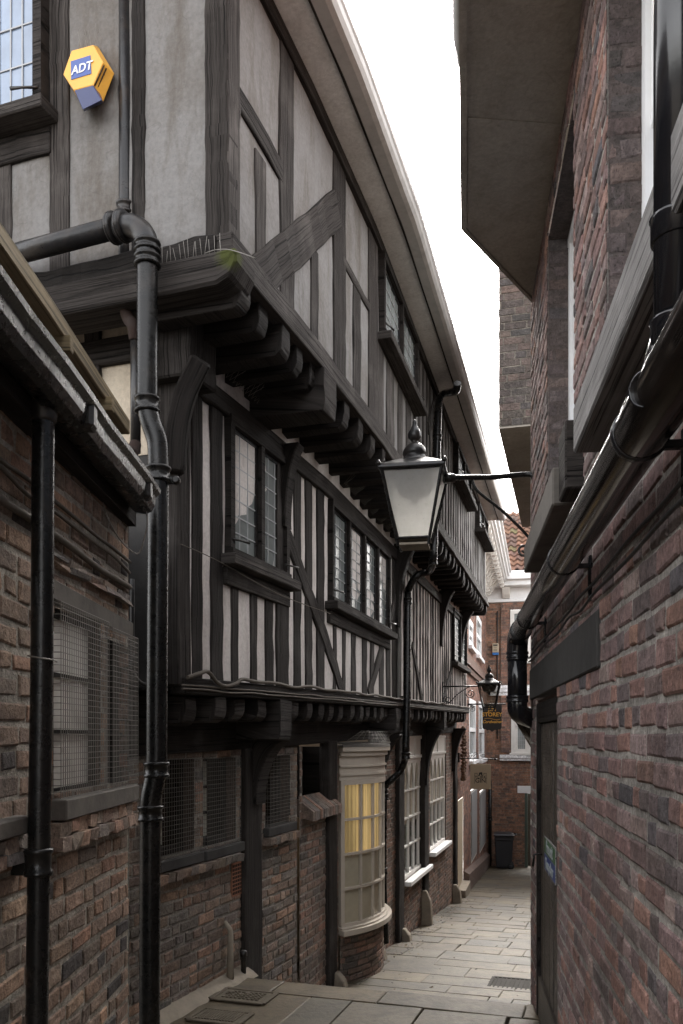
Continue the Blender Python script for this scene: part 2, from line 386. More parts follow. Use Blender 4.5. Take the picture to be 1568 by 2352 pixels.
def slab(mb, w, s0, s1, z0, z1, o0, o1, step=.5):
    """closed bar following the wall: from s0 to s1, z0..z1, offset o0..o1"""
    n = max(1, int(abs(s1-s0)/step)); rs = []
    for i in range(n+1):
        q = s0+(s1-s0)*i/n
        za = z0(q) if callable(z0) else z0; zb = z1(q) if callable(z1) else z1
        rs.append([w.at(q, za, o0), w.at(q, za, o1), w.at(q, zb, o1), w.at(q, zb, o0)])
    mb.rings(rs)

PAL_DARK = [((.30,.20,.14),5), ((.25,.18,.135),4), ((.36,.21,.13),3), ((.22,.18,.15),3), ((.37,.20,.125),.8), ((.17,.15,.135),1.2)]
PAL_RIGHT = [((.29,.165,.145),4), ((.25,.158,.145),4), ((.34,.175,.135),3), ((.205,.15,.143),3), ((.37,.18,.12),.7), ((.14,.12,.125),.6), ((.36,.245,.22),1.8)]
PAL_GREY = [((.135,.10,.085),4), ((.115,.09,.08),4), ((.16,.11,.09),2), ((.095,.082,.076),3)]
PAL_RED = [((.28,.13,.08),5), ((.33,.142,.083),4), ((.22,.11,.08),3), ((.17,.10,.08),2), ((.37,.17,.10),1)]
PAL_SHOP = [((.25,.155,.11),5), ((.29,.16,.105),3), ((.20,.14,.108),4), ((.15,.12,.10),2), ((.33,.16,.10),1)]
def pick(pal):
    t = R.random()*sum(w for _, w in pal)
    for c, w in pal:
        t -= w
        if t <= 0: break
    v = R.uniform(.8, 1.2); return (c[0]*v*R.uniform(.95,1.05), c[1]*v, c[2]*v*R.uniform(.95,1.05))
def bricks(mb, w, s0, s1, z0, z1, holes=(), h=.077, L=.225, mort=.012, pal=PAL_DARK, mcol=(.16,.145,.125), o=0, bev=True, jit=.003, drop=0, proud=.005, bond='english', top=None, holefn=None):
    """courses of separate bricks over a mortar bed; holes: (s0,s1,z0,z1)"""
    i0 = int(math.floor((z0-abs(drop)*w.L)/h)); i1 = int(math.ceil((z1+abs(drop)*w.L)/h))
    for i in range(i0, i1+1):
        zb = i*h; zm = zb+h/2
        iv = [(s0, s1)]
        for a, b, c, d in holes:
            zz = zm+drop*(a+b)/2
            if c < zz < d:
                nv = []
                for p, q in iv:
                    if b <= p or a >= q: nv.append((p, q)); continue
                    if a > p: nv.append((p, a))
                    if b < q: nv.append((b, q))
                iv = nv
        for p, q in iv:
            if q-p < .015: continue
            # bond
            if bond == 'english': header = i % 2 == 0
            else: header = None
            x = p
            unit = math.floor(p/(L)); pos = unit*L-(L if True else 0)
            edges = []
            cur = math.floor(p/L)*L-L*2+(L/4 if i % 2 else 0)+R.uniform(-.012, .012)
            while cur < q:
                if bond == 'english': l = (L/2 if (i % 3 == 0 and R.random() < .8) or R.random() < .12 else L)
                else: l = L if R.random() < .75 else L/2
                l *= R.uniform(.94, 1.06)
                edges.append((cur, cur+l)); cur += l
            zt = lambda sx: drop*sx
            # mortar bed
            n = max(1, int((q-p)/.6))
            for k in range(n):
                a = p+(q-p)*k/n; b = p+(q-p)*(k+1)/n
                A, B = zb+zt(a), zb+zt(b)
                if A+h < z0 or A > z1: continue
                v = R.uniform(.85, 1.15)
                mb.quad(w.at(a, max(A,z0), o-proud), w.at(b, max(B,z0), o-proud), w.at(b, min(B+h,z1), o-proud), w.at(a, min(A+h,z1), o-proud), tuple(x_*v for x_ in mcol))
            for a, b in edges:
                a = max(a, p); b = min(b, q)
                if b-a < .03: continue
                m2 = mort/2; dz = zt((a+b)/2)
                x0, x1 = a+m2*R.uniform(.5,1.5), b-m2*R.uniform(.5,1.5); y0, y1 = zb+dz+m2*R.uniform(.5,1.5), zb+dz+h-m2*R.uniform(.5,1.5)
                y0 = max(y0, z0); y1 = min(y1, z1)
                if y1-y0 < .02 or x1-x0 < .02: continue
                if holefn and holefn((x0+x1)/2, (y0+y1)/2): continue
                col = pick(pal); pr = R.uniform(-.002, .003)
                j = lambda: R.uniform(-jit, jit)
                k = len(mb.v)
                if bev:
                    e = min(.007, mort*.6)
                    q4 = [(x0+j(), y0+j()), (x1+j(), y0+j()), (x1+j(), y1+j()), (x0+j(), y1+j())]
                    cx_, cy_ = (x0+x1)/2, (y0+y1)/2
                    for (x_, y_) in q4:
                        mb.v.append(w.at(x_+(e if x_ < cx_ else -e), y_+(e if y_ < cy_ else -e), o+pr+.0015+j()*.35))
                    for (x_, y_) in q4: mb.v.append(w.at(x_, y_, o+pr-.003))
                    for (x_, y_) in q4: mb.v.append(w.at(x_, y_, o-proud-.002))
                    mb.face((k, k+1, k+2, k+3), None, col)
                    dk = tuple(c_*.9 for c_ in col)
                    for r0 in (0, 4):
                        for t in range(4):
                            u = (t+1) % 4; mb.face((k+r0+4+t, k+r0+4+u, k+r0+u, k+r0+t), None, dk)
                else:
                    q4 = [(x0, y0), (x1, y0), (x1, y1), (x0, y1)]
                    for (x_, y_) in q4: mb.v.append(w.at(x_+j(), y_+j(), o+pr))
                    for (x_, y_) in q4: mb.v.append(w.at(x_, y_, o-proud-.002))
                    mb.face((k, k+1, k+2, k+3), None, col)
                    for t in range(4):
                        u = (t+1) % 4; mb.face((k+4+t, k+4+u, k+u, k+t), None, col)
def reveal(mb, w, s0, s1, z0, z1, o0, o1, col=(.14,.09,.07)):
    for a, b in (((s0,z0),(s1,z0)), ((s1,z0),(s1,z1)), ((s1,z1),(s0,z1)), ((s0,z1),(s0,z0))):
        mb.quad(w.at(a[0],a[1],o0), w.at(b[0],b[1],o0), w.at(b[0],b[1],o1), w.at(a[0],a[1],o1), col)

def leaded(house, w, s0, s1, z0, z1, lights=2, cols=3, rows=7, o=.0, fr=.05, sill=True, sillw=.08, mat='timber_dark', glass='glass_leaded', lead='lead', stay=True, bar=.004, opened=None):
    """timber window: frame with mullions, a pane sheet of small quarries and the leading, a sill and stays"""
    f = MB(); d0, d1 = o-.06, o+.035
    slab(f, w, s0, s1, z1-fr, z1, d0, d1); slab(f, w, s0, s1, z0, z0+fr*.8, d0, d1+.01)
    lw = (s1-s0)/lights
    for k in range(lights+1):
        c = s0+lw*k; h = fr*.5
        a, b = (max(s0, c-h), min(s1, c+h))
        if k == 0: b = s0+fr
        if k == lights: a = s1-fr
        slab(f, w, a, b, z0+fr*.8+.0005, z1-fr-.0005, d0, d1-.004)
    win = f.build('window', mat, house)
    for k in range(lights):
        g = MB(); l = MB(); cs = MB()
        a = s0+lw*k+(fr if k == 0 else fr*.5); b = s0+lw*(k+1)-(fr if k == lights-1 else fr*.5)
        za, zb = z0+fr*.8, z1-fr
        ci = .022                                             # iron casement edge
        for (p, q, r, t) in ((a, a+ci, za, zb), (b-ci, b, za, zb), (a+ci, b-ci, za, za+ci), (a+ci, b-ci, zb-ci, zb)):
            slab(cs, w, p, q, r, t, o-.03, o-.004)
        a += ci; b -= ci; za += ci; zb -= ci
        for i in range(cols):
            for j in range(rows):
                x0, x1 = a+(b-a)*i/cols, a+(b-a)*(i+1)/cols; y0, y1 = za+(zb-za)*j/rows, za+(zb-za)*(j+1)/rows
                t = [R.uniform(-.0022, .0022) for _ in range(4)]
                g.quad(w.at(x0,y0,o-.018+t[0]), w.at(x1,y0,o-.018+t[1]), w.at(x1,y1,o-.018+t[2]), w.at(x0,y1,o-.018+t[3]))
        for i in range(1, cols): x = a+(b-a)*i/cols; slab(l, w, x-bar, x+bar, za, zb, o-.022, o-.011)
        for j in range(1, rows): y = za+(zb-za)*j/rows; slab(l, w, a, b, y-bar, y+bar, o-.022, o-.0105)
        g.build('pane', glass, win); l.build('leading', lead, win); cs.build('casement', 'iron_old', win)
    if sill:
        sb = MB(); slab(sb, w, s0-.07, s1+.07, z0-.075, z0-.002, o-.05, o+sillw); sb.build('sill', 'timber_grey', win, .006)
    if stay:
        for q in (s0+.06, s1-.06):
            st = MB(); p = w.at(q, z0+.11, o+.03); n = w.nor(q); d = w.dirn(q)
            st.tube([p-d*.04, p+d*.05+n*.03, p+d*.12+n*.045], [.009,.007,.011], 6)
            st.build('casement_stay', 'iron_worn', win)
    return win
def barred(house, w, s0, s1, z0, z1, cols, rows, o, mat, fr=.05, bar=.011, glass='clear', name='window', depth=.05, arch=False):
    """painted window with glazing bars following the wall's plan"""
    f = MB()
    st = .12
    slab(f, w, s0, s1, z1-fr, z1, o-depth, o, st); slab(f, w, s0, s1, z0, z0+fr, o-depth, o+.004, st)
    slab(f, w, s0, s0+fr, z0+fr, z1-fr, o-depth, o-.003, st); slab(f, w, s1-fr, s1, z0+fr, z1-fr, o-depth, o-.003, st)
    win = f.build(name, mat, house)
    b = MB(); a0, a1, b0, b1 = s0+fr, s1-fr, z0+fr, z1-fr
    for i in range(1, cols): x = a0+(a1-a0)*i/cols; slab(b, w, x-bar, x+bar, b0, b1, o-depth*.8, o-.008, st)
    for j in range(1, rows): y = b0+(b1-b0)*j/rows; slab(b, w, a0, a1, y-bar, y+bar, o-depth*.8, o-.006, st)
    if arch:
        cw = (a1-a0)/cols
        for i in range(cols):
            xa, xb = a0+cw*i, a0+cw*(i+1); N = 7; top = b1
            pts = []
            for k in range(N+1):
                x = xa+(xb-xa)*k/N; u = abs(2*k/N-1); pts.append((x, top-cw*.9*(u**2.2)-.01))
            for k in range(N):
                (x0, y0), (x1, y1) = pts[k], pts[k+1]
                b.hexa([w.at(x0,y0,o-.03), w.at(x0,y0,o-.009), w.at(x0,top,o-.009), w.at(x0,top,o-.03), w.at(x1,y1,o-.03), w.at(x1,y1,o-.009), w.at(x1,top,o-.009), w.at(x1,top,o-.03)])
    b.build('glazing_bar', mat, win)
    if glass:
        g = MB()
        for i in range(cols):
            xa, xb = a0+(a1-a0)*i/cols, a0+(a1-a0)*(i+1)/cols
            for j in range(rows):
                ya, yb = b0+(b1-b0)*j/rows, b0+(b1-b0)*(j+1)/rows; t = [R.uniform(-.0015,.0015) for _ in range(4)]
                g.quad(w.at(xa,ya,o-depth*.6+t[0]), w.at(xb,ya,o-depth*.6+t[1]), w.at(xb,yb,o-depth*.6+t[2]), w.at(xa,yb,o-depth*.6+t[3]))
        g.build('pane', glass, win)
    return win
def mesh_guard(parent, w, s0, s1, z0, z1, o, pitch=.028, depth=.06, r=.0016, mat='wire'):
    g = MB()
    def rod(a, b):
        d = (b-a).normalized(); x = d.orthogonal().normalized()*r; y = d.cross(x)
        g.rings([[a+x, a+y, a-x, a-y], [b+x, b+y, b-x, b-y]], True, False)
    n = max(2, int((s1-s0)/pitch)); m = max(2, int((z1-z0)/pitch))
    for i in range(n+1): q = s0+(s1-s0)*i/n; rod(w.at(q,z0,o), w.at(q,z1,o)); rod(w.at(q,z1,o), w.at(q,z1,o-depth))
    for j in range(m+1):
        y = z0+(z1-z0)*j/m; rod(w.at(s0,y,o), w.at(s1,y,o)); rod(w.at(s0,y,o), w.at(s0,y,o-depth)); rod(w.at(s1,y,o), w.at(s1,y,o-depth))
    for k in range(1, 3):
        oo = o-depth*k/2
        rod(w.at(s0,z1,oo), w.at(s1,z1,oo)); rod(w.at(s0,z0,oo), w.at(s0,z1,oo))
    return g.build('window_guard', mat, parent)
def text(parent, name, string, size, origin, xdir, ydir, mat, align='CENTER', shear=0, ext=.0012, bold=.018):
    cu = bpy.data.curves.new(name, 'FONT'); cu.body = string; cu.size = size; cu.align_x = align; cu.align_y = 'CENTER'; cu.extrude = ext; cu.shear = shear; cu.offset = size*bold
    ob = bpy.data.objects.new(name, cu); COL.objects.link(ob)
    dg = bpy.context.evaluated_depsgraph_get(); dg.update()
    me = bpy.data.meshes.new_from_object(ob.evaluated_get(dg)); bpy.data.objects.remove(ob)
    me.materials.clear(); me.materials.append(M[mat]); me.name = name
    o = bpy.data.objects.new(name, me); COL.objects.link(o); o.parent = parent
    x = Vector(xdir).normalized(); y = Vector(ydir).normalized(); z = x.cross(y)
    mt = Matrix((x, y, z)).transposed().to_4x4(); mt.translation = Vector(origin)-WLOC[parent.name]
    o.matrix_local = mt; WLOC[o.name] = Vector(origin)
    return o
def ipath(pts, n=8):
    """Catmull-Rom through points"""
    pts = [Vector(p) for p in pts]; out = []
    for i in range(len(pts)-1):
        p0 = pts[max(i-1,0)]; p1 = pts[i]; p2 = pts[i+1]; p3 = pts[min(i+2,len(pts)-1)]
        for k in range(n):
            t = k/n
            out.append(.5*((2*p1)+(p2-p0)*t+(2*p0-5*p1+4*p2-p3)*t*t+(3*p1-p0-3*p2+p3)*t**3))
    out.append(pts[-1]); return out

# ------------------------------------------------------------------ plan
Z2 = (H-600)/F*4.65
def planpt(px, py, z): t = z*F/(H-py); return ((px-CX)/F*t, t)
F2 = Wall([((520-CX)/F*4.65, 4.65), planpt(707, 817, Z2), planpt(860, 1010, Z2), planpt(1115, 1390, Z2)])
F1 = F2.offset([-.50, -.48, -.45, -.38], .33)
G = F1.offset([-.35, -.35, -.33, -.24])
ed = Vector((-.945, .327)); p0 = F2.p[0]; q0 = F1.p[0]
E2 = Wall([p0, p0+ed*3.2], False); E1 = Wall([q0, q0+ed*3.2], False)
RW = Wall([(.53+.136*t, t) for t in (-1.6, 6.08)], False)
def rs(t): return RW.L*(t+1.6)/7.68
OB = Wall([(-1.19+.028*t, t) for t in (-.6, 4.27)], True)
BW = Wall([((1047-CX)/F*17.3, 17.3), ((1117-CX)/F*27, 27)], True)
cn = BW.p[1]; cdv = Vector((.970, -.243))
CW = Wall([cn, cn+cdv*6], True)
AD = Vector((.31, .951)); AX = Vector((.951, -.31))
GP = [(-200,-1.87),(6.02,-1.87),(6.025,-2.02),(6.27,-2.02),(6.275,-2.17),(6.52,-2.17),(6.525,-2.32),(6.77,-2.32),(6.775,-2.45),(8.6,-2.64),(11.1,-2.85),(17.06,-3.33),(27.3,-4.15),(60,-5.6),(300,-5.6)]
def gz(Y):
    for (a, za), (b, zb) in zip(GP, GP[1:]):
        if Y <= b: return za+(zb-za)*(Y-a)/(b-a)
    return GP[-1][1]
def gxy(x, y): return gz(x*AD.x+y*AD.y)
def alley(X, Y, z=0): p = AX*X+AD*Y; return Vector((p.x, p.y, z))
Z1 = lambda q: .25+.20*max(0, q)/F1.L           # underside of the lower jetty beam, it rises with the old frame
Z3 = lambda q: 4.48-.20*max(0, q)/F2.L

# ------------------------------------------------------------------ ground, steps, paving
mb = MB()
ys = [-80, -5, 6.0, 6.8, 8.6, 11.1, 17.06, 27.3, 60, 160]
for a, b in zip(ys, ys[1:]):
    lo = lambda Y: (gz(Y) if Y not in (6.0,) else -1.87)-.09-(.45 if 5.9 < Y < 6.1 else 0)
    mb.quad(alley(-120, a, lo(a)), alley(120, a, lo(a)), alley(120, b, lo(b)), alley(-120, b, lo(b)))
struct(mb.build('ground', 'earth'))
def pstone():
    c = R.choice([(.098,.080,.058), (.108,.087,.061), (.088,.074,.056), (.118,.094,.066), (.082,.073,.060), (.100,.077,.051), (.092,.079,.062)]); v = R.uniform(.66, .94)
    return (c[0]*v*1.02, c[1]*v, c[2]*v*.9)
def flag(mb, cs, zf, th=.06, col=None, lift=0):
    """one flagstone from four (X,Y) corners, slightly worn at the arrises"""
    col = col or pstone(); cx = sum(c[0] for c in cs)/4; cy = sum(c[1] for c in cs)/4; k = len(mb.v)
    t = [R.uniform(-.004,.004)+lift for _ in range(4)]
    for i, (x, y) in enumerate(cs): mb.v.append(alley(x+(cx-x)*.018, y+(cy-y)*.03, zf(x, y)+t[i]))
    for i, (x, y) in enumerate(cs): mb.v.append(alley(x, y, zf(x, y)+t[i]-.005))
    for i, (x, y) in enumerate(cs): mb.v.append(alley(x, y, zf(x, y)-th))
    mb.face((k, k+1, k+2, k+3), None, col)
    for r0 in (0, 4):
        for i in range(4): j = (i+1) % 4; mb.face((k+r0+4+i, k+r0+4+j, k+r0+j, k+r0+i), None, col)
def pave(mb, X0, X1, Y0, Y1, dlo, dhi, wlo, whi, skip=()):
    Y = Y0
    while Y < Y1-.05:
        d = R.uniform(dlo, dhi)
        if Y+d > Y1-.15: d = Y1-Y
        X = X0-R.uniform(0, .6); sk = R.uniform(-.02, .02)
        while X < X1:
            w = R.uniform(wlo, whi); g = R.uniform(.001, .004)
            if not any(a-.05 < X+w/2 < b+.05 and c-.05 < Y+d/2 < e+.05 for a, b, c, e in skip):
                j = lambda: R.uniform(-.006, .006)
                if R.random() < .12 and w > .6:
                    m = X+w*R.uniform(.35,.65)
                    for a, b in ((X, m), (m, X+w)):
                        flag(mb, [(a+g, Y+g+j()), (b-g, Y+g+j()), (b-g+j(), Y+d-g), (a+g+j(), Y+d-g)], lambda x, y: gz(max(Y0+.01, min(Y1-.01, y))))
                else:
                    flag(mb, [(X+g, Y+g+j()), (X+w-g, Y+g+j()), (X+w-g+j()*2, Y+d-g+j()), (X+g+j()*2, Y+d-g+j())], lambda x, y: gz(max(Y0+.01, min(Y1-.01, y))))
            X += w
        Y += d
mb = MB()
pave(mb, -4.9, .9, 6.80, 30, .34, .60, .45, 1.05)
COVERS = []
pave(mb, -3.6, 1.6, -2.0, 5.72, .62, .95, .55, .95)
struct(mb.build('pavement', 'paving'))
mb = MB()
for y0, y1 in ((5.73, 6.02), (6.035, 6.27), (6.285, 6.52), (6.535, 6.77)):
    X = -3.6
    while X < 1.4:
        w = R.uniform(.8, 1.3); zz = gz((y0+y1)/2)
        flag(mb, [(X+.004, y0), (X+w-.004, y0), (X+w-.004, y1+R.uniform(-.008,.008)), (X+.004, y1+R.uniform(-.008,.008))], lambda x, y: zz, .2); X += w
struct(mb.build('steps', 'paving'))

# ------------------------------------------------------------------ timber framed house
base = G.at(0, -1.87)
house = thing('timber_house', 'long black and white timber framed house with two overhanging storeys on the left', 'house', (base.x, base.y, base.z))
def stud(w, pl, pr, z0, z1, o1=.012, mat='timber_grey', name='stud', jit=.008, o0=-.05):
    a, b = w.hit(pl, o1), w.hit(pr, o1)
    m = MB(); c = (a+b)/2; lean = R.uniform(-.012, .012)
    beam(m, w, (c, z0), (c+lean, z1), abs(b-a), o0, o1, jit); return m.build(name, mat, house, .006)
def diag(w, A, B, wid, o1=.016, mat='timber_grey', jit=.01, wid2=None, name='brace', curve=0):
    a = w.sz(*A, o1); b = w.sz(*B, o1); m = MB(); beam(m, w, a, b, wid, -.045, o1, jit, .18, wid2=wid2); return m.build(name, mat, house, .006)
def sheet(w, s0, s1, z0, z1, mat, name='plaster_wall', o=0, th=.12, bow=.012):
    m = MB(); strip(m, w, s0, s1, z0, z1, o, .2, .25, bow=bow); strip(m, w, s0, s1, z0, z1, o-th, .6)
    return m.build(name, mat, house)
LE = F2.L; L1 = F1.L
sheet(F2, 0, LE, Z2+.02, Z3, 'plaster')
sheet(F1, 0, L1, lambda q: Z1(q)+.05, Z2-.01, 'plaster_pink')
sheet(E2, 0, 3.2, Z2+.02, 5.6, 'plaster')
sheet(E1, .02, 3.2, 1.72, Z2-.01, 'plaster_cream')
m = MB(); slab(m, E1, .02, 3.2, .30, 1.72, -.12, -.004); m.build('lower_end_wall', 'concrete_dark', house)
m = MB(); m.prism([E1.at(-.02,.28,0), E1.at(3.2,.28,0), E1.at(3.2,.28,-2.5), E1.at(-.02,.28,-2.5)], (0,0,.018)); m.build('jetty_floor', 'timber_dark', house)
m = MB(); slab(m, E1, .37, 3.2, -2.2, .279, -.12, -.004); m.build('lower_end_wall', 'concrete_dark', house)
# far flank, so the house is closed from the side
m = MB()
for w, za, zb in ((F2, Z2, 4.4), (F1, .4, Z2), (G, -3.6, .4)):
    a = w.at(w.L, 0); d = w.nor(w.L)*-5
    m.quad(a+Vector((0,0,za)), a+d+Vector((0,0,za)), a+d+Vector((0,0,zb)), a+Vector((0,0,zb)))
m.build('flank_wall', 'plaster', house)
# jetty undersides (boards)
m = MB()
for k in range(14):
    a, b = LE*k/14, LE*(k+1)/14; c, d = L1*k/14, L1*(k+1)/14
    m.quad(F1.at(c, Z2-.005, -.1), F2.at(a, Z2-.005, .0), F2.at(b, Z2-.005, .0), F1.at(d, Z2-.005, -.1))
    m.quad(G.at(c, Z1(c)+.04, -.1), F1.at(c, Z1(c)+.04, 0), F1.at(d, Z1(d)+.04, 0), G.at(d, Z1(d)+.04, -.1))
m.quad(E1.at(0, Z2-.006, 0), E2.at(-.02, Z2-.006, 0), E2.at(3.2, Z2-.006, 0), E1.at(3.2, Z2-.006, 0))
m.build('jetty_floor', 'timber_dark', house)
# upper bressumer with a moulded lower board
m = MB(); beam(m, F2, (-.02, Z2+.075), (LE, Z2+.075), .15, -.06, .045, .008, .4); m.build('bressumer', 'timber_grey', house, .008)
m = MB(); beam(m, F2, (.12, Z2-.02), (LE, Z2-.02), .05, -.04, .075, .006, .4); m.build('bressumer_moulding', 'timber_grey', house, .006)
m = MB(); n = 30
slab(m, F1, -.0, L1, Z1, lambda q: Z1(q)+.105, -.05, .06, .4); m.build('bressumer', 'timber_dark', house, .008)
# top plates
m = MB(); slab(m, F2, 0, LE, lambda q: Z3(q)-.10, Z3, -.04, .04, .4); m.build('wall_plate', 'timber', house, .006)
m = MB(); slab(m, F1, .12, L1, 2.14, 2.28, -.04, .04, .4); m.build('wall_plate', 'timber_dark', house, .006)
m = MB(); slab(m, G, -.02, G.L, lambda q: -.13+.2*max(0,q)/G.L, lambda q: .09+.2*max(0,q)/G.L, -.1, .045, .4); m.build('wall_plate', 'timber_dark', house, .008)
m = MB(); slab(m, G, -.02, G.L, lambda q: .085+.2*max(0,q)/G.L, lambda q: .30+.2*max(0,q)/G.L, -.1, -.03, .4); m.build('infill_panel', 'timber_dark', house)
# joists of both jetties
def joist(w, q, z, hgt, wid, o0, o1, mat, nose=.06):
    m = MB(); pr = [(o0, z), (o1, z), (o1, z-hgt*.45)]
    for k in range(1, 6): a = k/5*math.pi/2; pr.append((o1-nose*(1-math.cos(a)), z-hgt*.45-hgt*.55*math.sin(a)))
    pr.append((o0, z-hgt)); d = w.dirn(q); h = wid/2
    tw = R.uniform(-.012,.012)
    m.rings([[w.at(q-h+R.uniform(-.004,.004), zz+tw*(h2>0)+R.uniform(-.005,.005), oo+R.uniform(-.005,.005)) for oo, zz in pr] if True else 0 for h2 in (0,)]+[[w.at(q+h+R.uniform(-.004,.004), zz+tw+R.uniform(-.005,.005), oo+R.uniform(-.005,.005)) for oo, zz in pr]])
    return m.build('joist', mat, house, .005)
main2 = [F2.hit(760, .09)]; js = [F2.hit(px, .03) for px in (556, 607, 650, 690, 724)]; q = F2.hit(793, .03)
while q < LE-.05: js.append(q); q += .36+R.uniform(-.02,.02)
for q in js: joist(F2, q, Z2-.045, R.uniform(.17,.20), R.uniform(.11,.14), -.56, .035+R.uniform(-.02,.02), 'timber_dark')
joist(F2, main2[0], Z2-.04, .30, .27, -.56, .09, 'timber', .02)
q = .16; main1 = [F1.hit(648, .04), F1.hit(908, .04), F1.hit(1018, .04)]
while q < L1-.05:
    if min(abs(q-x) for x in main1) > .15: joist(F1, q+R.uniform(-.02,.02), Z1(q)-.005, R.uniform(.15,.18), R.uniform(.12,.15), -.42, .03+R.uniform(-.03,.02), 'timber')
    q += .325
for x in main1: joist(F1, x, Z1(x)-.004, .30, .22, -.42, .075, 'timber', .02)
# corner posts
m = MB(); beam(m, F2, (.06, Z2+.1), (.06, 5.2), .15, -.12, .02, .006, .1); m.build('corner_post', 'timber_grey', house, .008)
a, b = E2.hit(468, .03), -.02
m = MB(); beam(m, E2, ((a+b)/2, Z2+.12), ((a+b)/2+.01, 5.6), abs(a-b), -.1, .02, .006, .07); m.build('corner_post', 'timber', house, .008)
c0 = F1.p[0]; Eo = Vector((ed.x, ed.y, 0)); Fo = Vector((F1.d[0].x, F1.d[0].y, 0)); c3 = Vector((c0.x, c0.y, 0))
def postbox(name, mat, z0, z1, e0, e1, f0, f1, g=1.0, bev=.012):
    m = MB(); rsx = []
    for k in range(7):
        z = z0+(z1-z0)*k/6; j = lambda: R.uniform(-.005,.005)
        rsx.append([c3+Eo*(e0+j())+Fo*(f0+j())+Vector((0,0,z)), c3+Eo*(e1+j())+Fo*(f0+j())+Vector((0,0,z)), c3+Eo*(e1+j())+Fo*(f1+j())+Vector((0,0,z)), c3+Eo*(e0+j())+Fo*(f1+j())+Vector((0,0,z))])
    m.rings(rsx); return m.build(name, mat, house, bev)
postbox('corner_post', 'timber', .30, 2.18, -.03, .17, -.03, .12)
postbox('post_head', 'timber', 2.12, 2.56, -.16, .20, -.12, .20)
# dragon beam end and end jetty beam
m = MB(); rsx = []
for q, hh in ((2.6,.19),(1.2,.19),(.3,.19),(.02,.185),(-.06,.15),(-.10,.08)):
    zt = Z2+.015; rsx.append([E2.at(q, zt-hh, -.16), E2.at(q, zt-hh+.01, .09), E2.at(q, zt, .09), E2.at(q, zt, -.16)])
m.rings(rsx); m.build('jetty_beam', moss_mat('timber', E2.at(-.07, Z2-.01, .09), .105), house, .014)
m = MB(); beam(m, E2, (.05, Z2+.075), (3.0, Z2+.075), .13, -.09, .05, .02, .12); m.build('sole_plate', 'timber_dark', house, .01)
# arched brace under the dragon beam
m = MB(); pts = ipath([P(462,826,4.93), P(428,900,4.99), P(407,985,5.03), P(400,1085,5.06)], 5); rsx = []
for i, p in enumerate(pts):
    d = (pts[min(i+1,len(pts)-1)]-pts[max(i-1,0)]).normalized(); a = Vector((1,.1,0)); a = (a-d*a.dot(d)).normalized(); b = d.cross(a)
    wdt = .062 if i < len(pts)-1 else .05
    rsx.append([p-a*wdt-b*.07, p+a*wdt-b*.07, p+a*wdt+b*.07, p-a*wdt+b*.07])
m.rings(rsx); m.build('arched_brace', 'timber_dark', house, .01)

# --- second floor facade timbers
zb = Z2+.14
ZF = lambda px, py, o=.03: F2.zpx(px, py, o)
stud(F2, 589, 612, ZF(600,612), ZF(600,345)); stud(F2, 645, 676, zb, Z3(.5)-.1); stud(F2, 716, 732, zb, ZF(724,560))
stud(F2, 768, 795, zb, Z3(1.6)-.1, .014, 'timber'); stud(F2, 812, 829, zb, ZF(820,655)); stud(F2, 848, 868, zb, Z3(2.4)-.1, .014, 'timber')
diag(F2, (540,205), (652,398), .13); diag(F2, (596,640), (778,478), .25, .022, 'timber', .016); diag(F2, (788,592), (852,710), .07)
s0, s1 = F2.hit(868, .0), F2.hit(950, .0); zw = F2.zpx(868, 752, .03)
leaded(house, F2, s0, s1, zw, Z3(s0)-.10, 2, 4, 5, .03, .06, True, .11, 'timber_dark', 'glass_pale')
for pl, pr in ((867,881),(889,905),(915,925),(934,944)): stud(F2, pl, pr, zb, zw-.09)
w2 = (F2.hit(1040,.0), F2.hit(1072,.0)); w3 = (F2.hit(1091,.0), F2.hit(1112,.0))
zw2 = (F2.zpx(1062,1132,.03), F2.zpx(1043,1012,.03)); zw3 = (F2.zpx(1094,1212,.03), F2.zpx(1094,1140,.03)+.1)
for s in (F2.hit(958,.03),):
    while s < LE-.08:
        wd = R.uniform(.07, .10); j = s+R.uniform(-.03,.03)
        za, zz = zb, Z3(s)-.1
        for (a, b), (c, d) in ((w2, zw2), (w3, zw3)):
            if a-.06 < j < b+.06: zz = c-.08
        m = MB(); beam(m, F2, (j, za), (j+R.uniform(-.02,.02), zz), wd, -.05, .010, .008); m.build('stud', 'timber_grey', house, .006)
        s += .262
leaded(house, F2, w2[0], w2[1], zw2[0], zw2[1], 2, 3, 5, .05, .05, True, .12, 'timber_dark')
leaded(house, F2, w3[0], w3[1], zw3[0], min(zw3[1], Z3(LE)-.12), 2, 3, 5, .05, .05, True, .14, 'timber_dark', 'glass_pale')
diag(F2, (1010,890), (985,985), .17, .02, 'timber')

# --- first floor facade timbers
zl = lambda q: Z1(q)+.105
def st1(pl, pr, top=2.15, mat='timber', bot=None, o1=.012): q = F1.hit((pl+pr)/2, o1); return stud(F1, pl, pr, zl(q) if bot is None else bot, top, o1, mat)
wa = (F1.hit(515,.0), F1.hit(652,.0)); za = (F1.zpx(515,1270,.03), F1.zpx(527,952,.03))
wb = (F1.hit(752,.0), F1.hit(888,.0)); zc = (F1.zpx(752,1378,.03), F1.zpx(764,1150,.03))
wc = (F1.hit(1036,.0), F1.hit(1066,.0)); zd = (F1.zpx(1040,1520,.03), F1.zpx(1040,1396,.03))
st1(442, 466); st1(487, 513, mat='timber_dark', o1=.016)
for pl, pr in ((534,549),(576,591),(610,628)): st1(pl, pr, za[0]-.08)
m = MB(); slab(m, F1, wa[0]-.02, wa[1]+.05, za[0]-.20, za[0]-.077, -.03, .035); m.build('window_rail', 'timber', house, .006)
st1(637, 664, mat='timber', o1=.02); st1(676, 692); st1(703, 718); st1(730, 746, mat='timber_dark', o1=.014)
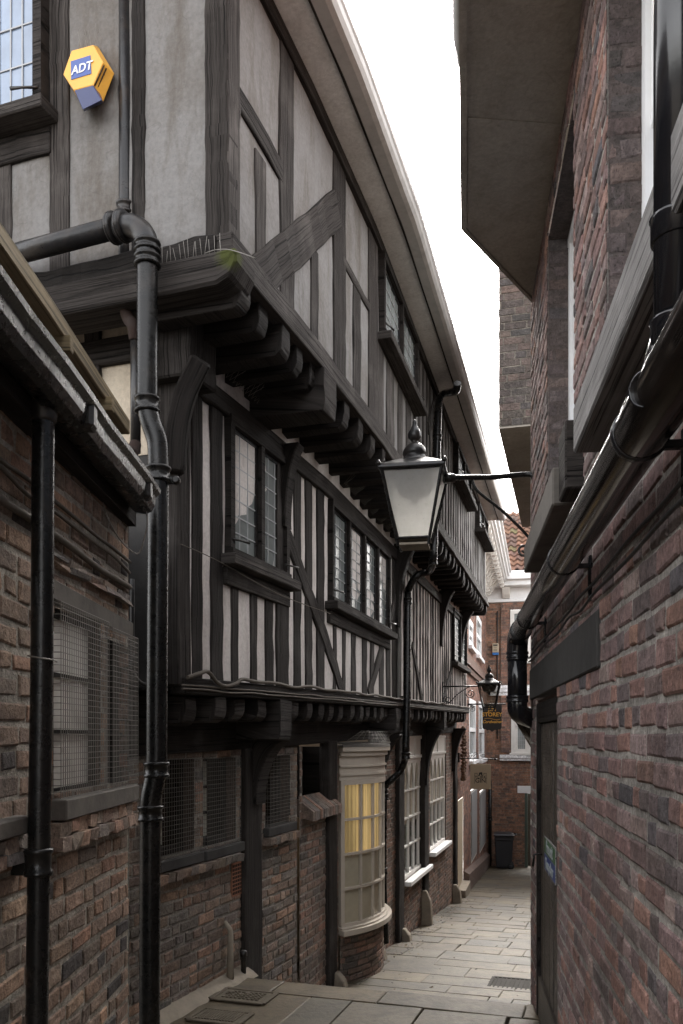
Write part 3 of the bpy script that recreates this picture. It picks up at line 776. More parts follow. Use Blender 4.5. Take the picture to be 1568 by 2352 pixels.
for pl, pr in ((766,773),(787,794),(808,818),(833,843),(852,859),(872,882)): st1(pl, pr, zc[0]-.08)
m = MB(); slab(m, F1, wb[0]-.02, wb[1]+.05, zc[0]-.19, zc[0]-.077, -.03, .035); m.build('window_rail', 'timber', house, .006)
diag(F1, (663,1230), (790,1592), .15, .022, 'timber'); diag(F1, (917,1350), (850,1595), .13, .022, 'timber')
st1(888, 897); st1(902, 909); st1(912, 922, mat='timber_dark', o1=.02)
s = F1.hit(932,.03)
while s < L1-.1:
    wd = R.uniform(.075,.10); j = s+R.uniform(-.025,.025); top = 2.15
    if wc[0]-.05 < j < wc[1]+.05: top = zd[0]-.08
    m = MB(); beam(m, F1, (j, zl(j)), (j+R.uniform(-.015,.015), top), wd, -.05, .010, .007); m.build('stud', 'timber_grey', house, .006); s += .228
diag(F1, (948,1480), (972,1615), .12, .02, 'timber'); diag(F1, (1040,1530), (1015,1625), .10, .02, 'timber')
leaded(house, F1, wa[0], wa[1], za[0], za[1], 2, 3, 7, .02, .06, True, .10, 'timber_dark', 'glass_leaded', 'lead')
leaded(house, F1, wb[0], wb[1], zc[0], zc[1], 4, 3, 8, .02, .055, True, .10, 'timber_dark', 'glass_leaded', 'lead')
leaded(house, F1, wc[0], wc[1], zd[0], zd[1], 2, 3, 8, .03, .05, True, .10, 'timber_dark', 'glass_pale', 'lead')
# curved brackets under the upper jetty
def bracket(w, px, z_top, z_bot, wid, o_top, mat='timber_dark', ob=.0):
    q = w.hit(px, .1); m = MB(); pr = [(ob-.02, z_bot), (ob+.05, z_bot)]
    for k in range(9):
        t = k/8; pr.append((ob+.05+(o_top-ob-.05)*(t**2.1), z_bot+(z_top-z_bot)*(1-(1-t)**1.25)*.97))
    pr += [(o_top, z_top), (ob-.02, z_top)]
    h = wid/2
    m.rings([[w.at(q-h, z, o) for o, z in pr], [w.at(q+h, z, o) for o, z in pr]]); return m.build('bracket', mat, house, .01)
bracket(F1, 676, Z2-.34, 1.62, .13, .16, 'timber'); bracket(F1, 926, Z2-.25, 1.35, .15, .28); bracket(F1, 1024, Z2-.25, 1.45, .14, .24); bracket(F1, 1068, Z2-.25, 1.5, .14, .26)
# --- end wall (toward the viewer)
m = MB(); rsx = []
for k in range(16):
    q = -.1+(G.hit(556)+.1)*k/15; j = R.uniform(.8,1.2); rsx.append([G.at(q,-1.89,-.02), G.at(q,-1.89,.13*j), G.at(q,-1.855,.09*j), G.at(q,-1.80,-.005)])
m.rings(rsx); m.build('mortar_fillet', 'stone', house)
def ste(pl, pr, z0, z1, mat='timber', o1=.014, jit=.005):
    a, b = E2.hit(pl, o1), E2.hit(pr, o1); m = MB(); beam(m, E2, ((a+b)/2, z0), ((a+b)/2, z1), abs(a-b), -.06, o1, jit, .07); return m.build('stud', mat, house, .006)
ez = Z2+.14
ste(301, 331, ez, 5.6, 'timber_dark', .012, .008); ste(112, 157, ez, 5.6, 'timber_grey'); ste(-8, 24, ez, E2.zpx(10,345,.03), 'timber_grey')
we = (E2.hit(114,.0), E2.hit(114,.0)+.95); zwe = E2.zpx(60, 262, .05)
leaded(house, E2, we[0], we[1], zwe, 5.5, 2, 4, 7, .05, .06, True, .12, 'timber_dark', 'glass_sky', 'lead_dark' if False else 'lead')
m = MB(); beam(m, E2, (we[0]-.02, zwe-.16), (we[1]+.6, zwe-.16), .16, -.05, .03, .008); m.build('window_rail', 'timber_dark', house, .006)
m = MB(); a, b = E1.hit(190,.03), E1.hit(226,.03); beam(m, E1, ((a+b)/2, .5), ((a+b)/2, Z2), abs(a-b), -.05, .03, .014, .12); m.build('stud', 'timber', house, .006)
m = MB(); slab(m, E1, .15, 3.0, 2.30, 2.46, -.05, .04); m.build('wall_plate', 'timber_dark', house, .01)
# --- eaves, gutter, roof
m = MB()
for k in range(40):
    a, b = -.4+(LE+.45)*k/40, -.4+(LE+.45)*(k+1)/40
    m.quad(F2.at(a,Z3(a)+.01,-.02), F2.at(a,Z3(a)+.01,.24), F2.at(b,Z3(b)+.01,.24), F2.at(b,Z3(b)+.01,-.02))
    m.quad(F2.at(a,Z3(a)+.03,-.02), F2.at(a,Z3(a)+.03,.24), F2.at(b,Z3(b)+.03,.24), F2.at(b,Z3(b)+.03,-.02))
a = LE+.05; m.quad(F2.at(a,Z3(a)+.01,-.3), F2.at(a,Z3(a)+.01,.26), F2.at(a,Z3(a)+.30,.26), F2.at(a,Z3(a)+.30,-.3))
m.build('soffit', 'soffit', house)
m = MB(); slab(m, F2, -.4, LE+.05, lambda q: Z3(q)-.012, lambda q: Z3(q)+.14, .240, .252, .5); m.build('fascia', 'timber_dark', house)
m = MB(); rsx = []
for k in range(41):
    q = -.4+(LE+.46)*k/40; z = Z3(q)+.004*math.sin(k*1.3)
    rsx.append([F2.at(q, z+dz, .254+o) for o, dz in ((0,-.004),(.085,-.010),(.118,.0),(.138,.028),(.146,.06),(.158,.075),(.160,.12),(.150,.12),(.144,.085),(.128,.05),(.105,.012),(0,.01))])
m.rings(rsx, True, True, (1,1,1), False); m.build('gutter', 'gutter', house)
m = MB()
for k in range(12):
    a, b = -.45+(LE+.5)*k/12, -.45+(LE+.5)*(k+1)/12
    m.hexa([F2.at(a,Z3(a)+.16,.33), F2.at(a,7.6,-3.2), F2.at(a,7.66,-3.2), F2.at(a,Z3(a)+.22,.33), F2.at(b,Z3(b)+.16,.33), F2.at(b,7.6,-3.2), F2.at(b,7.66,-3.2), F2.at(b,Z3(b)+.22,.33)], (.2,.1,.07))
    m.hexa([F2.at(a,4.6,-6.4), F2.at(a,7.6,-3.2), F2.at(a,7.66,-3.2), F2.at(a,4.66,-6.4), F2.at(b,4.6,-6.4), F2.at(b,7.6,-3.2), F2.at(b,7.66,-3.2), F2.at(b,4.66,-6.4)], (.2,.1,.07))
m.build('roof', 'pantile', house)

# --- ground floor: brick walls between posts, openings read off the facade
gz0 = lambda q: gxy(*G.at(q).xy)
def gsz(px, py, o=0): return G.sz(px, py, o)
BAYs = (G.hit(772), G.hit(857)); gtop = lambda q: -.12+.2*max(0,q)/G.L
op = {}
def opening(key, pl, pr, pyt, pyb, pxt=None, pxb=None):
    a, b = G.hit(pl), G.hit(pr); zt = min(G.zpx(pxt or pr, pyt), gtop(a)+.02); zbm = G.zpx(pxb or pr, pyb); op[key] = (a, b, zbm, zt); return op[key]
opening('m1', 362, 447, 1735, 1962); opening('m2', 468, 543, 1733, 1938); opening('m3', 610, 666, 1728, 1892)
opening('niche', 690, 757, 1715, 1858, None, 700); opening('g1', 928, 977, 1690, 1985); opening('g2', 986, 1023, 1688, 1930)
nb = MB()
bricks(nb, G, -.01, G.hit(683), -3.0, -.1, [op['m1'], op['m2'], op['m3']], .08, .235, .019, PAL_DARK, (.33,.295,.25), 0, True, .006, -.004)
nb.build('brick_wall', 'brick', house)
nb = MB()
bricks(nb, G, G.hit(684), BAYs[0]+.02, -3.0, -.1, [op['niche']], .078, .225, .016, PAL_SHOP, (.31,.275,.23), .02, True, .004)
bricks(nb, G, BAYs[1]-.02, G.hit(927), -3.5, 0, [], .066, .215, .013, PAL_SHOP, (.33,.30,.25), .0, True, .004)
bricks(nb, G, G.hit(927), G.L, -4.0, .1, [op['g1'], op['g2']], .066, .215, .013, PAL_SHOP, (.33,.30,.25), .01, True, .003)
nb.build('brick_wall', 'brick', house)
for k in ('m1','m2','m3','g1','g2'):
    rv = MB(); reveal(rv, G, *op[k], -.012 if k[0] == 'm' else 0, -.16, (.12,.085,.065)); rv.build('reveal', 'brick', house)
# dark rooms behind the openings
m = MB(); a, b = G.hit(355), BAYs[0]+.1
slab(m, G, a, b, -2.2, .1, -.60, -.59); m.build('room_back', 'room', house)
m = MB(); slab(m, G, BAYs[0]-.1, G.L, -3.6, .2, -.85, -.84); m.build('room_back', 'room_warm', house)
m = MB(); a,b,c,d = op['niche']; slab(m, G, a, b, c-.05, d+.05, -.35, -.34); slab(m, G, a-.01, a, c-.05, d, -.34, -.02); slab(m, G, b, b+.01, c-.05, d, -.34, -.02); m.build('niche_lining', 'timber_dark', house)
for k, nl in (('m1',1),('m2',1),('m3',1)):
    a, b, c, d = op[k]
    w = barred(house, G, a, b, c+.03, d, 1, 3, -.09, 'timber_dark', .045, .009, 'clear', 'window', .05)
    m = MB(); rsx = []
    n = 30
    for i in range(n+1):
        q = a+.05+(b-a-.1)*(.05+.62*i/n); rsx.append([G.at(q, c+.08, -.17+.014*math.sin(i*1.7)), G.at(q, d-.05, -.17+.014*math.sin(i*1.7))])
    m.rings(rsx, False, False); m.build('net_curtain', 'net', w)
    mesh_guard(w, G, a-.005, b+.005, c+.02, d-.02, .035 if k != 'm3' else .045, .030, .05, .0016)
    m = MB(); slab(m, G, a-.05, b+.04, c-.055, c+.018, -.1, .055); m.build('sill', 'concrete_dark', w, .006)
m = MB(); a = op['m1'][0]-.1; b = op['m2'][1]+.05
for k in range(int((b-a)/.1)):
    q = a+k*.1; j = lambda: R.uniform(-.008,.008); c = op['m2'][2]
    m.hexa([G.at(q,c-.13+j(),-.02), G.at(q,c-.12+j(),.075+j()), G.at(q,c-.06+j(),.085+j()), G.at(q,c-.06,-.02), G.at(q+.098,c-.13+j(),-.02), G.at(q+.098,c-.12+j(),.075+j()), G.at(q+.098,c-.06+j(),.085+j()), G.at(q+.098,c-.06,-.02)], pick(PAL_DARK))
m.build('brick_sill_course', 'brick', house)
m = MB(); a = op['m3'][0]-.06; b = op['m3'][1]+.08; c = op['m3'][2]
for k in range(int((b-a)/.09)):
    q = a+k*.09; j = lambda: R.uniform(-.008,.008)
    m.hexa([G.at(q,c-.13+j(),-.02), G.at(q,c-.12+j(),.08+j()), G.at(q,c-.06+j(),.085+j()), G.at(q,c-.06,-.02), G.at(q+.088,c-.13+j(),-.02), G.at(q+.088,c-.12+j(),.08+j()), G.at(q+.088,c-.06+j(),.085+j()), G.at(q+.088,c-.06,-.02)], pick(PAL_DARK))
m.build('brick_sill_course', 'brick', house)
# sloping tile-on-edge sill under the niche
m = MB(); a, b, c, d = op['niche']; a -= .02; b += .02; n = 16
for k in range(n):
    q = a+(b-a)*k/n; q1 = a+(b-a)*(k+1)/n-.008; col = tuple(x*1.25 for x in pick(PAL_SHOP)); j = R.uniform(-.006,.006)
    m.hexa([G.at(q,c-.06,-.05), G.at(q,c-.10,.13+j), G.at(q,c-.015+j,.13+j), G.at(q,c+.12,-.05), G.at(q1,c-.06,-.05), G.at(q1,c-.10,.13+j), G.at(q1,c-.015+j,.13+j), G.at(q1,c+.12,-.05)], col)
m.build('brick_sill_course', 'brick', house)
def gpost(pl, pr, ztop=-.1, mat='timber_grey', o1=.05, name='post'):
    a, b = G.hit(pl, o1), G.hit(pr, o1); m = MB(); c = (a+b)/2
    beam(m, G, (c, gz0(c)-.1), (c+R.uniform(-.01,.01), ztop), abs(b-a), -.05, o1, .01, .2); return m.build(name, mat, house, .012)
gpost(566, 603, -.1, 'timber'); gpost(756, 775, -.05, 'timber', .06); gpost(862, 872, 0, 'timber', .05); gpost(917, 929, .05, 'timber_grey', .06); gpost(976, 985, .1, 'timber', .06); gpost(1046, 1051, .1, 'timber', .06)
bracket(G, 605, -.02, -.55, .19, .30, 'timber', .03); bracket(G, 880, .02, -.75, .17, .33, 'timber_dark', .03); bracket(G, 985, .1, -.8, .17, .32, 'timber_dark', .03); bracket(G, 1049, .15, -.7, .17, .28, 'timber_dark', .03)
# shop windows
for k, cols in (('g1',4),('g2',4)):
    a, b, c, d = op[k]; zt = d-.35
    w = barred(house, G, a, b, c, zt, cols, 4, -.01, 'white', .055, .012, 'clear', 'shop_window', .06, True)
    m = MB(); slab(m, G, a, b, zt+.002, d, -.06, -.012); slab(m, G, a, b, zt+.002, zt+.05, -.05, .01); slab(m, G, a, b, d-.05, d, -.05, .008)
    for i in range(3): q = a+(b-a)*i/2; slab(m, G, max(a,q-.03), min(b,q+.03), zt+.051, d-.051, -.05, .004)
    m.build('transom_panel', 'white', w, .004)
    m = MB(); slab(m, G, a-.06, b+.06, c-.07, c-.002, -.08, .12); m.build('sill', 'white_bright', w, .008)
    m = MB(); rsx = []
    for i in range(24): q = a+.06+(b-a-.12)*i/23; rsx.append([G.at(q, c+(zt-c)*.45, -.048+.004*math.sin(i*2.1)), G.at(q, zt-.08, -.048+.004*math.sin(i*2.1))])
    m.rings(rsx, False, False); m.build('blind', 'curtain_dim', w)
    m = MB()
    for i in range(26):
        p = G.at(a+(b-a)*R.uniform(.15,.9), c+(zt-c)*R.uniform(.05,.4), -.3+R.uniform(-.05,.05)); r = R.uniform(.03,.08)
        m.box(p, (r,0,0), (0,r*.4,r*.3), (0,-.01,r), (1,1,1))
    m.build('window_display', 'leafgreen', w)
# bow window
nA, nB = BAYs; cp = [G.at((nA+nB)/2+(nB-nA)/2*math.sin(t*math.pi/2)*1.0, 0, .04+.27*(1-abs(math.sin(t*math.pi/2))**2.2)) for t in [-1+2*i/14 for i in range(15)]]
BOW = Wall([(p.x, p.y) for p in cp], True)
zs0 = BOW.zpx(782, 2140); zs1 = BOW.zpx(790, 1793); zct = BOW.zpx(790, 1716)
bw = barred(house, BOW, .02, BOW.L-.02, zs0+.02, zs1, 6, 4, 0, 'cream', .05, .013, 'clear', 'bow_window', .05)
m = MB(); slab(m, BOW, 0, BOW.L, zs0-.045, zs0+.018, -.3, .075, .1); slab(m, BOW, .0, BOW.L, zs0+.0185, zs0+.04, -.1, .04, .1); m.build('sill', 'cream', bw, .006)
m = MB(); slab(m, BOW, 0, BOW.L, zs1+.002, zct-.1, -.05, -.006, .1)
slab(m, BOW, 0, BOW.L, zs1+.05, zs1+.075, -.02, .008, .1); slab(m, BOW, 0, BOW.L, zs1+.14, zs1+.16, -.02, .012, .1); m.build('frieze', 'cream', bw)
m = MB(); slab(m, BOW, 0, BOW.L, zct-.10, zct-.05, -.05, .025, .1); slab(m, BOW, 0, BOW.L, zct-.0495, zct, -.05, .055, .1); m.build('cornice', 'cream', bw, .004)
m = MB()
for i in range(14):
    a, b = BOW.L*i/14, BOW.L*(i+1)/14; g0 = (nA+nB)/2
    qa, qb = nA+(nB-nA)*i/14, nA+(nB-nA)*(i+1)/14
    for z, oo in ((zct+.001, .06), (zct+.03, .05)): m.quad(BOW.at(a,z,oo), BOW.at(b,z,oo), G.at(qb,z+.02,-.1), G.at(qa,z+.02,-.1))
    m.quad(BOW.at(a,zs0,0), BOW.at(b,zs0,0), G.at(qb,zs0,-.1), G.at(qa,zs0,-.1))
    m.quad(BOW.at(a,zct,.06), BOW.at(b,zct,.06), BOW.at(b,zct+.03,.05), BOW.at(a,zct+.03,.05))
m.build('lead_cap', 'concrete', bw)
m = MB(); rsx = []
for i in range(90):
    q = BOW.L*(.03+.50*i/89); oo = -.046+.010*math.sin(i*.9); rsx.append([BOW.at(q, zs0+(zs1-zs0)*.49, oo), BOW.at(q, zs1-.02, oo)])
m.rings(rsx, False, False, (1,1,1), True); m.build('yellow_curtain', 'curtain', bw)
m = MB(); rsx = []
for i in range(40):
    q = BOW.L*(.02+.95*i/39); oo = -.040+.003*math.sin(i*1.6); rsx.append([BOW.at(q, zs0+.05, oo), BOW.at(q, zs0+(zs1-zs0)*(.50 if q < BOW.L*.55 else .985), oo)])
m.rings(rsx, False, False, (1,1,1), True); m.build('blind', 'curtain_dim', bw)
nb = MB(); bricks(nb, BOW, .02, BOW.L-.02, -3.3, zs0-.055, [], .068, .215, .012, PAL_SHOP, (.33,.30,.25), -.02, True, .003); nb.build('bow_base', 'brick', bw)
# net of fine wire over the bow roof
m = MB()
for i in range(15):
    q = nA+(nB-nA)*i/14; m.tube([BOW.at(BOW.L*i/14, zct+.04, .06), G.at(q, .05, .28)], .0018, 4)
for j in range(9):
    t = j/8; m.tube([BOW.at(BOW.L*i/14, zct+.04, .06).lerp(G.at(nA+(nB-nA)*i/14, .05, .28), t) for i in range(15)], .0018, 4)
tag(m.build('bird_net', 'wire'), 'fine wire bird net stretched from the bow window cap up to the joists', 'netting')

# ------------------------------------------------------------------ brick outbuilding (near left)
base = OB.at(2.0, -1.87)
ob = thing('brick_outbuilding', 'low brown brick outbuilding with caged windows and a black gutter, nearest on the left', 'outbuilding', base)
o1 = (OB.hit(124), OB.hit(232)); o2 = (OB.hit(246), OB.hit(301))
zo = (OB.zpx(230,1812), OB.zpx(126,1392)); zo2 = (OB.zpx(300,1800), OB.zpx(250,1452))
nb = MB(); eo = OB.L
bricks(nb, OB, .6, eo, -1.95, 1.25, [(o1[0],o1[1],zo[0],zo[1]), (o2[0],o2[1],zo2[0],zo2[1]), (1.2, OB.hit(-14), -.27, .55)], .084, .235, .020, [((.34,.21,.13),4), ((.29,.19,.13),4), ((.40,.22,.125),2), ((.215,.155,.115),3), ((.085,.072,.066),1.2), ((.34,.17,.10),.9)], (.36,.32,.26), 0, True, .006, -.012, .004)
OE = Wall([tuple(OB.p[1]), tuple(OB.p[1]+Vector((-1.0,.0)))], False)
bricks(nb, OE, 0, 1.0, -1.95, 1.25, [], .084, .235, .016, PAL_DARK, (.16,.145,.12), 0, True, .004)
nb.build('brick_wall', 'brick', ob)
m = MB(); m.quad(OB.at(.5,-2,-.02), OB.at(.5,1.3,-.02), OB.at(.5,1.3,-2), OB.at(.5,-2,-2)); m.build('side_wall', 'concrete', ob)
w0 = barred(ob, OB, 1.2, OB.hit(-14), -.27, .55, 2, 3, -.05, 'white', .04, .01, 'glass_dark', 'window', .05)
rv = MB(); reveal(rv, OB, *o1, *zo, -.012, -.2); rv.build('reveal', 'brick', ob); rv = MB(); reveal(rv, OB, *o2, *zo2, -.012, -.2); rv.build('reveal', 'brick', ob)
for (a, b), (c, d), gl in ((o1, zo, 1), (o2, zo2, 0)):
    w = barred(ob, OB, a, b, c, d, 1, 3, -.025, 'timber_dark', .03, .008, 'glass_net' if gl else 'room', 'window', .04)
    mesh_guard(w, OB, a-.015, b+.012, c+.0, d+.015, .032, .024, .06, .0017)
m = MB(); slab(m, OB, o1[0]-.03, o2[1]+.02, lambda q: zo[1]+.022-.02*(q-o1[0]), lambda q: zo[1]+.10-.02*(q-o1[0]), -.05, .006); m.build('lintel', 'concrete', ob, .004)
m = MB(); slab(m, OB, o1[0]-.03, eo-.02, zo[0]-.085, zo[0]-.004, -.1, .06); m.build('sill', 'concrete', ob, .006)
m = MB()
def ragged(m, w, a, b, z0, z1, out, st=.11, pal=PAL_DARK):
    for k in range(int((b-a)/st)+1):
        q = a+k*st; q1 = min(b, q+st-.006)
        if q1-q < .02: break
        for (y0, y1, oo) in ((z0, (z0+z1)/2-.004, out), ((z0+z1)/2, z1, out-.012)):
            j = lambda: R.uniform(-.01,.01)
            m.hexa([w.at(q,y0+j(),-.02), w.at(q,y0+j(),oo+j()), w.at(q,y1+j()*.5,oo+j()), w.at(q,y1,-.02), w.at(q1,y0+j(),-.02), w.at(q1,y0+j(),oo+j()), w.at(q1,y1+j()*.5,oo+j()), w.at(q1,y1,-.02)], tuple(x*1.2 for x in pick(pal)))
ragged(m, OB, o1[0]-.05, eo-.05, zo[0]-.20, zo[0]-.09, .055)
m.build('brick_ledge', 'brick', ob); m = MB(); ragged(m, OB, .7, OB.hit(46), -.43, -.335, .045); m.build('brick_ledge', 'brick', ob); m = MB(); ragged(m, OB, OB.hit(104), eo, OB.zpx(126,1300), OB.zpx(126,1270), .026, .22); m.build('brick_ledge', 'brick', ob)
m = MB(); slab(m, OB, .7, OB.hit(36), -.33, -.27, -.1, .055); m.build('sill', 'concrete', ob, .006)
# eaves gutter, lead edge, timber batten, roof
gx = -.95
def along(x, z, t0, t1, n=10): return [Vector((x+.004*math.sin(k*1.9), t0+(t1-t0)*k/n, z-.03*k/n)) for k in range(n+1)]
zg = 1.17
m = MB(); rsx = []
for p in along(gx, zg, .7, 4.13, 12):
    prof = [(-.075,.05),(-.075,-.03),(-.05,-.055),(.0,-.062),(.03,-.05),(.045,-.02),(.05,.02),(.072,.035),(.075,.055),(.06,.055),(.055,.04),(.035,.02),(.02,-.03),(-.05,-.03),(-.06,.05)]
    rsx.append([p+Vector((x,0,z)) for x, z in prof])
m.rings(rsx, True, True); m.build('gutter', 'iron', ob)
for t in (2.1, 3.05, 3.95):
    m = MB(); m.box((gx-.003, t, zg-.025), (.070,0,0), (0,.035,0), (0,0,.048)); m.build('gutter_joint', 'iron_worn', ob, .014)
m = MB(); a = along(gx-.06, zg+.085, .7, 4.22, 12); m.rings([[p+Vector((-.10,0,-.02)), p+Vector((.05,0,-.02+R.uniform(-.004,.004))), p+Vector((.05,0,-.006)), p+Vector((-.10,0,.01))] for p in a]); m.build('lead_edge', 'concrete_dark', ob)
m = MB(); a = along(-1.07, 1.53, .7, 4.13, 6); m.rings([[p+Vector((-.05,0,-.035)), p+Vector((.045,0,-.035)), p+Vector((.045,0,.035)), p+Vector((-.05,0,.035))] for p in a]); m.build('roof_batten', 'batten', ob, .004)
m = MB()
for t in (2.35, 3.15, 3.72): m = MB(); m.box((-1.03, t, 1.45), (.03,0,0), (0,.02,0), (0,0,.03)); m.build('batten_block', 'batten', ob, .003)
m = MB(); m.hexa([(-1.04,.5,1.27), (-2.8,.5,2.3), (-2.8,.5,2.36), (-1.04,.5,1.30), (-1.04,4.27,1.24), (-2.8,4.27,2.3), (-2.8,4.27,2.36), (-1.04,4.27,1.27)], (.07,.06,.055)); m.build('roof', 'pantile', ob)
m = MB(); m.hexa([(-1.03,.5,1.08), (-1.03,.5,1.24), (-1.5,.5,1.24), (-1.5,.5,1.08), (-1.03,4.26,1.05), (-1.03,4.26,1.21), (-1.5,4.26,1.21), (-1.5,4.26,1.05)]); m.build('fascia', 'timber_dark', ob)
# dark sheet added in place of the shade between outbuilding and house
m = MB(); a = P(292,1690,4.28); m.quad((-1.25,4.9,-2), (-2.4,5.4,-2), (-2.4,5.4,1.3), (-1.25,4.9,1.3)); m.build('dark_gap_sheet', 'timber_dark', ob)

# ------------------------------------------------------------------ right hand building
base = RW.at(5, -1.87)
rb = thing('brick_building', 'tall purplish red brick building with boxed eaves close on the right of the alley', 'building', base)
W1 = (rs(.2), rs(3.0), 1.22, 2.95); W2 = (rs(3.86), rs(4.97), 1.22, 2.9); DR = (RW.hit(1279), RW.hit(1230), -1.95, .235); LT = (RW.hit(1377), rs(6.08), .255, .47)
AR = (rs(.9), RW.hit(1446), -2.2, RW.zpx(1446,2270))
ac = ((1.62, -1.62), .78)                          # cellar arch: centre (t,z) and radius
def inarch(q, z): t = q/RW.L*7.68-1.6; return (t-ac[0][0])**2+((z-ac[0][1])*1.25)**2 < (ac[1]+.21)**2
nb = MB()
bricks(nb, RW, rs(-1.5), rs(6.08), -2.2, 3.2, [W1, W2, DR, LT], .081, .225, .019, PAL_RIGHT, (.40,.365,.32), 0, True, .0045, .004, .004, holefn=inarch)
RE = Wall([tuple(RW.p[1]), tuple(RW.p[1]+Vector((.9,.35)))], True)
for k in range(24):                                 # voussoirs of the blocked cellar arch
    a0 = math.pi*k/24; a1 = a0+math.pi/24*.86; r0, r1 = ac[1], ac[1]+.205
    pt = lambda r, a, o: RW.at(rs(ac[0][0]-r*math.cos(a)), ac[0][1]+r*math.sin(a)/1.25, o)
    j = R.uniform(-.005,.005)
    nb.hexa([pt(r0,a0,-.03), pt(r0,a0,.006+j), pt(r0,a1,.006+j), pt(r0,a1,-.03), pt(r1,a0,-.03), pt(r1,a0,.004+j), pt(r1,a1,.004+j), pt(r1,a1,-.03)], pick([((.24,.11,.08),3), ((.29,.12,.065),2), ((.19,.10,.09),3)]))
bricks(nb, RE, 0, .95, -2.2, 3.2, [], .081, .225, .014, PAL_RIGHT, (.2,.18,.155), 0, True, .005)
nb.build('brick_wall', 'brick', rb)
m = MB()
for k in range(20):
    a0 = math.pi*k/20; a1 = math.pi*(k+1)/20
    m.quad(pt(ac[1],a0,0), pt(ac[1],a1,0), pt(ac[1],a1,-.3), pt(ac[1],a0,-.3)); m.quad(pt(ac[1]+.21,a0,-.02), pt(ac[1]+.21,a1,-.02), pt(ac[1],a1,-.02), pt(ac[1],a0,-.02))
slab(m, RW, rs(.7), rs(2.6), -2.2, -.9, -.31, -.30); m.build('cellar_arch', 'concrete_dark', rb)
rv = MB(); reveal(rv, RW, *DR, -.012, -.1, (.1,.06,.05)); rv.build('reveal', 'brick', rb)
def jamb(t, z0, z1, depth=.13):
    w = Wall([tuple(RW.at(rs(t),0,0).xy), tuple(RW.at(rs(t),0,-depth).xy)], True)
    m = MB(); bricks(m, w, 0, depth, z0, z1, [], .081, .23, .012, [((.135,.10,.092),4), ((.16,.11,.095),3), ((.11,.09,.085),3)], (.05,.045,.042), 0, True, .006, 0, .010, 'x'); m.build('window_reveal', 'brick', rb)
jamb(3.0, 1.2, 3.0); jamb(4.97, 1.2, 2.95)
for wn in (W1, W2):
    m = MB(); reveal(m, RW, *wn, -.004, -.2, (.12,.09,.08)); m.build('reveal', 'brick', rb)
    a, b, c, d = wn
    w = barred(rb, RW, a, b, c, d, 1, 1, -.115, 'white_bright', .055, .012, None, 'sash_window', .09)
    mid = c+(d-c)*.52
    m = MB()
    for (z0, z1, oo) in ((mid-.03, d-.05, -.135), (c+.05, mid+.03, -.165)):
        slab(m, RW, a+.056, b-.056, z0, z0+.05, oo-.04, oo); slab(m, RW, a+.056, b-.056, z1-.05, z1, oo-.04, oo)
        slab(m, RW, a+.056, a+.11, z0+.05, z1-.05, oo-.04, oo-.002); slab(m, RW, b-.11, b-.056, z0+.05, z1-.05, oo-.04, oo-.002)
    m.build('sash', 'white_bright', w, .006)
    m = MB(); slab(m, RW, a+.06, b-.06, c+.05, d-.05, -.19, -.186); m.build('pane', 'glass_sky', w)
    m = MB(); slab(m, RW, max(a-.05, rs(.2)), b+(.12 if wn is W1 else .45), 1.04, 1.21, -.1, .10, 9); m.build('sill', 'sillwood' if wn is W1 else 'concrete', w, .008)
# timber corbel piece beside the farther sill
m = MB(); slab(m, RW, rs(3.56), rs(3.78), 1.04, 1.33, -.05, .075, 9); m.build('sill_block', 'timber_grey', rb, .008)
m = MB(); slab(m, RW, LT[0], LT[1]-.01, LT[2], LT[3], -.1, .012, 9); m.build('lintel', 'concrete_dark', rb, .006)
# plank door
fd = MB(); a, b, c, d = DR
slab(fd, RW, a, a+.03, -1.9, d-.02, -.09, -.014, 9); slab(fd, RW, b-.04, b, -1.9, d-.02, -.09, -.004, 9); slab(fd, RW, a+.03, b-.04, d-.15, d-.02, -.09, -.010, 9)
door = fd.build('door', 'timber_dark', rb, .004)
m = MB(); n = 9
for i in range(n):
    q = a+.03+(b-a-.07)*i/n; slab(m, RW, q+.004, q+(b-a-.07)/n-.004, -1.78, d-.155, -.085, -.028+R.uniform(-.004,.004), 9)
slab(m, RW, a+.032, b-.042, -1.87, -1.60, -.06, -.012, 9); m.build('door_planks', 'planks', door, .004)
m = MB(); m.tube([RW.at(b-.13, -.78, -.05), RW.at(b-.13,-.78,.02), RW.at(b-.13,-.86,.03)], .008, 8); m.build('handle', 'iron', door)
# boxed eaves: flat soffit with a cut corner, fascia and a short gutter length
zsf = 3.10
o_ = [(.146*t-.0, t) for t in (-1.5, 5.17)]; inn = [(.60+.136*-1.5, -1.5), (.56+.136*6.05, 6.05)]
m = MB(); z = zsf
q4 = [Vector((o_[0][0], o_[0][1], z)), Vector((o_[1][0], o_[1][1], z)), Vector((inn[1][0], inn[1][1], z)), Vector((inn[0][0], inn[0][1], z))]
m.prism(q4, (0,0,.05)); m.build('soffit', 'soffit_dark', rb)
m = MB(); ta = 4.25; m.prism([Vector((.146*ta+.012, ta, z-.006)), Vector((.146*5.15+.012, 5.15, z-.006)), Vector((inn[1][0]-.02, 6.0, z-.006)), Vector((.58+.136*ta, ta+.05, z-.006))], (0,0,.005)); m.build('soffit_board', 'soffit_dark', rb)
m = MB(); t0, t1 = -1.5, 5.17; m.hexa([(.146*t0-.028,t0,z-.02),(.146*t0+.006,t0,z-.02),(.146*t0+.006,t0,z+.24),(.146*t0-.028,t0,z+.24),(.146*t1-.028,t1,z-.02),(.146*t1+.006,t1,z-.02),(.146*t1+.006,t1,z+.24),(.146*t1-.028,t1,z+.24)])
p1 = Vector((.146*t1-.002, t1)); p2 = Vector(inn[1]); dd = (p2-p1).normalized(); nn_ = Vector((-dd.y, dd.x))*.022
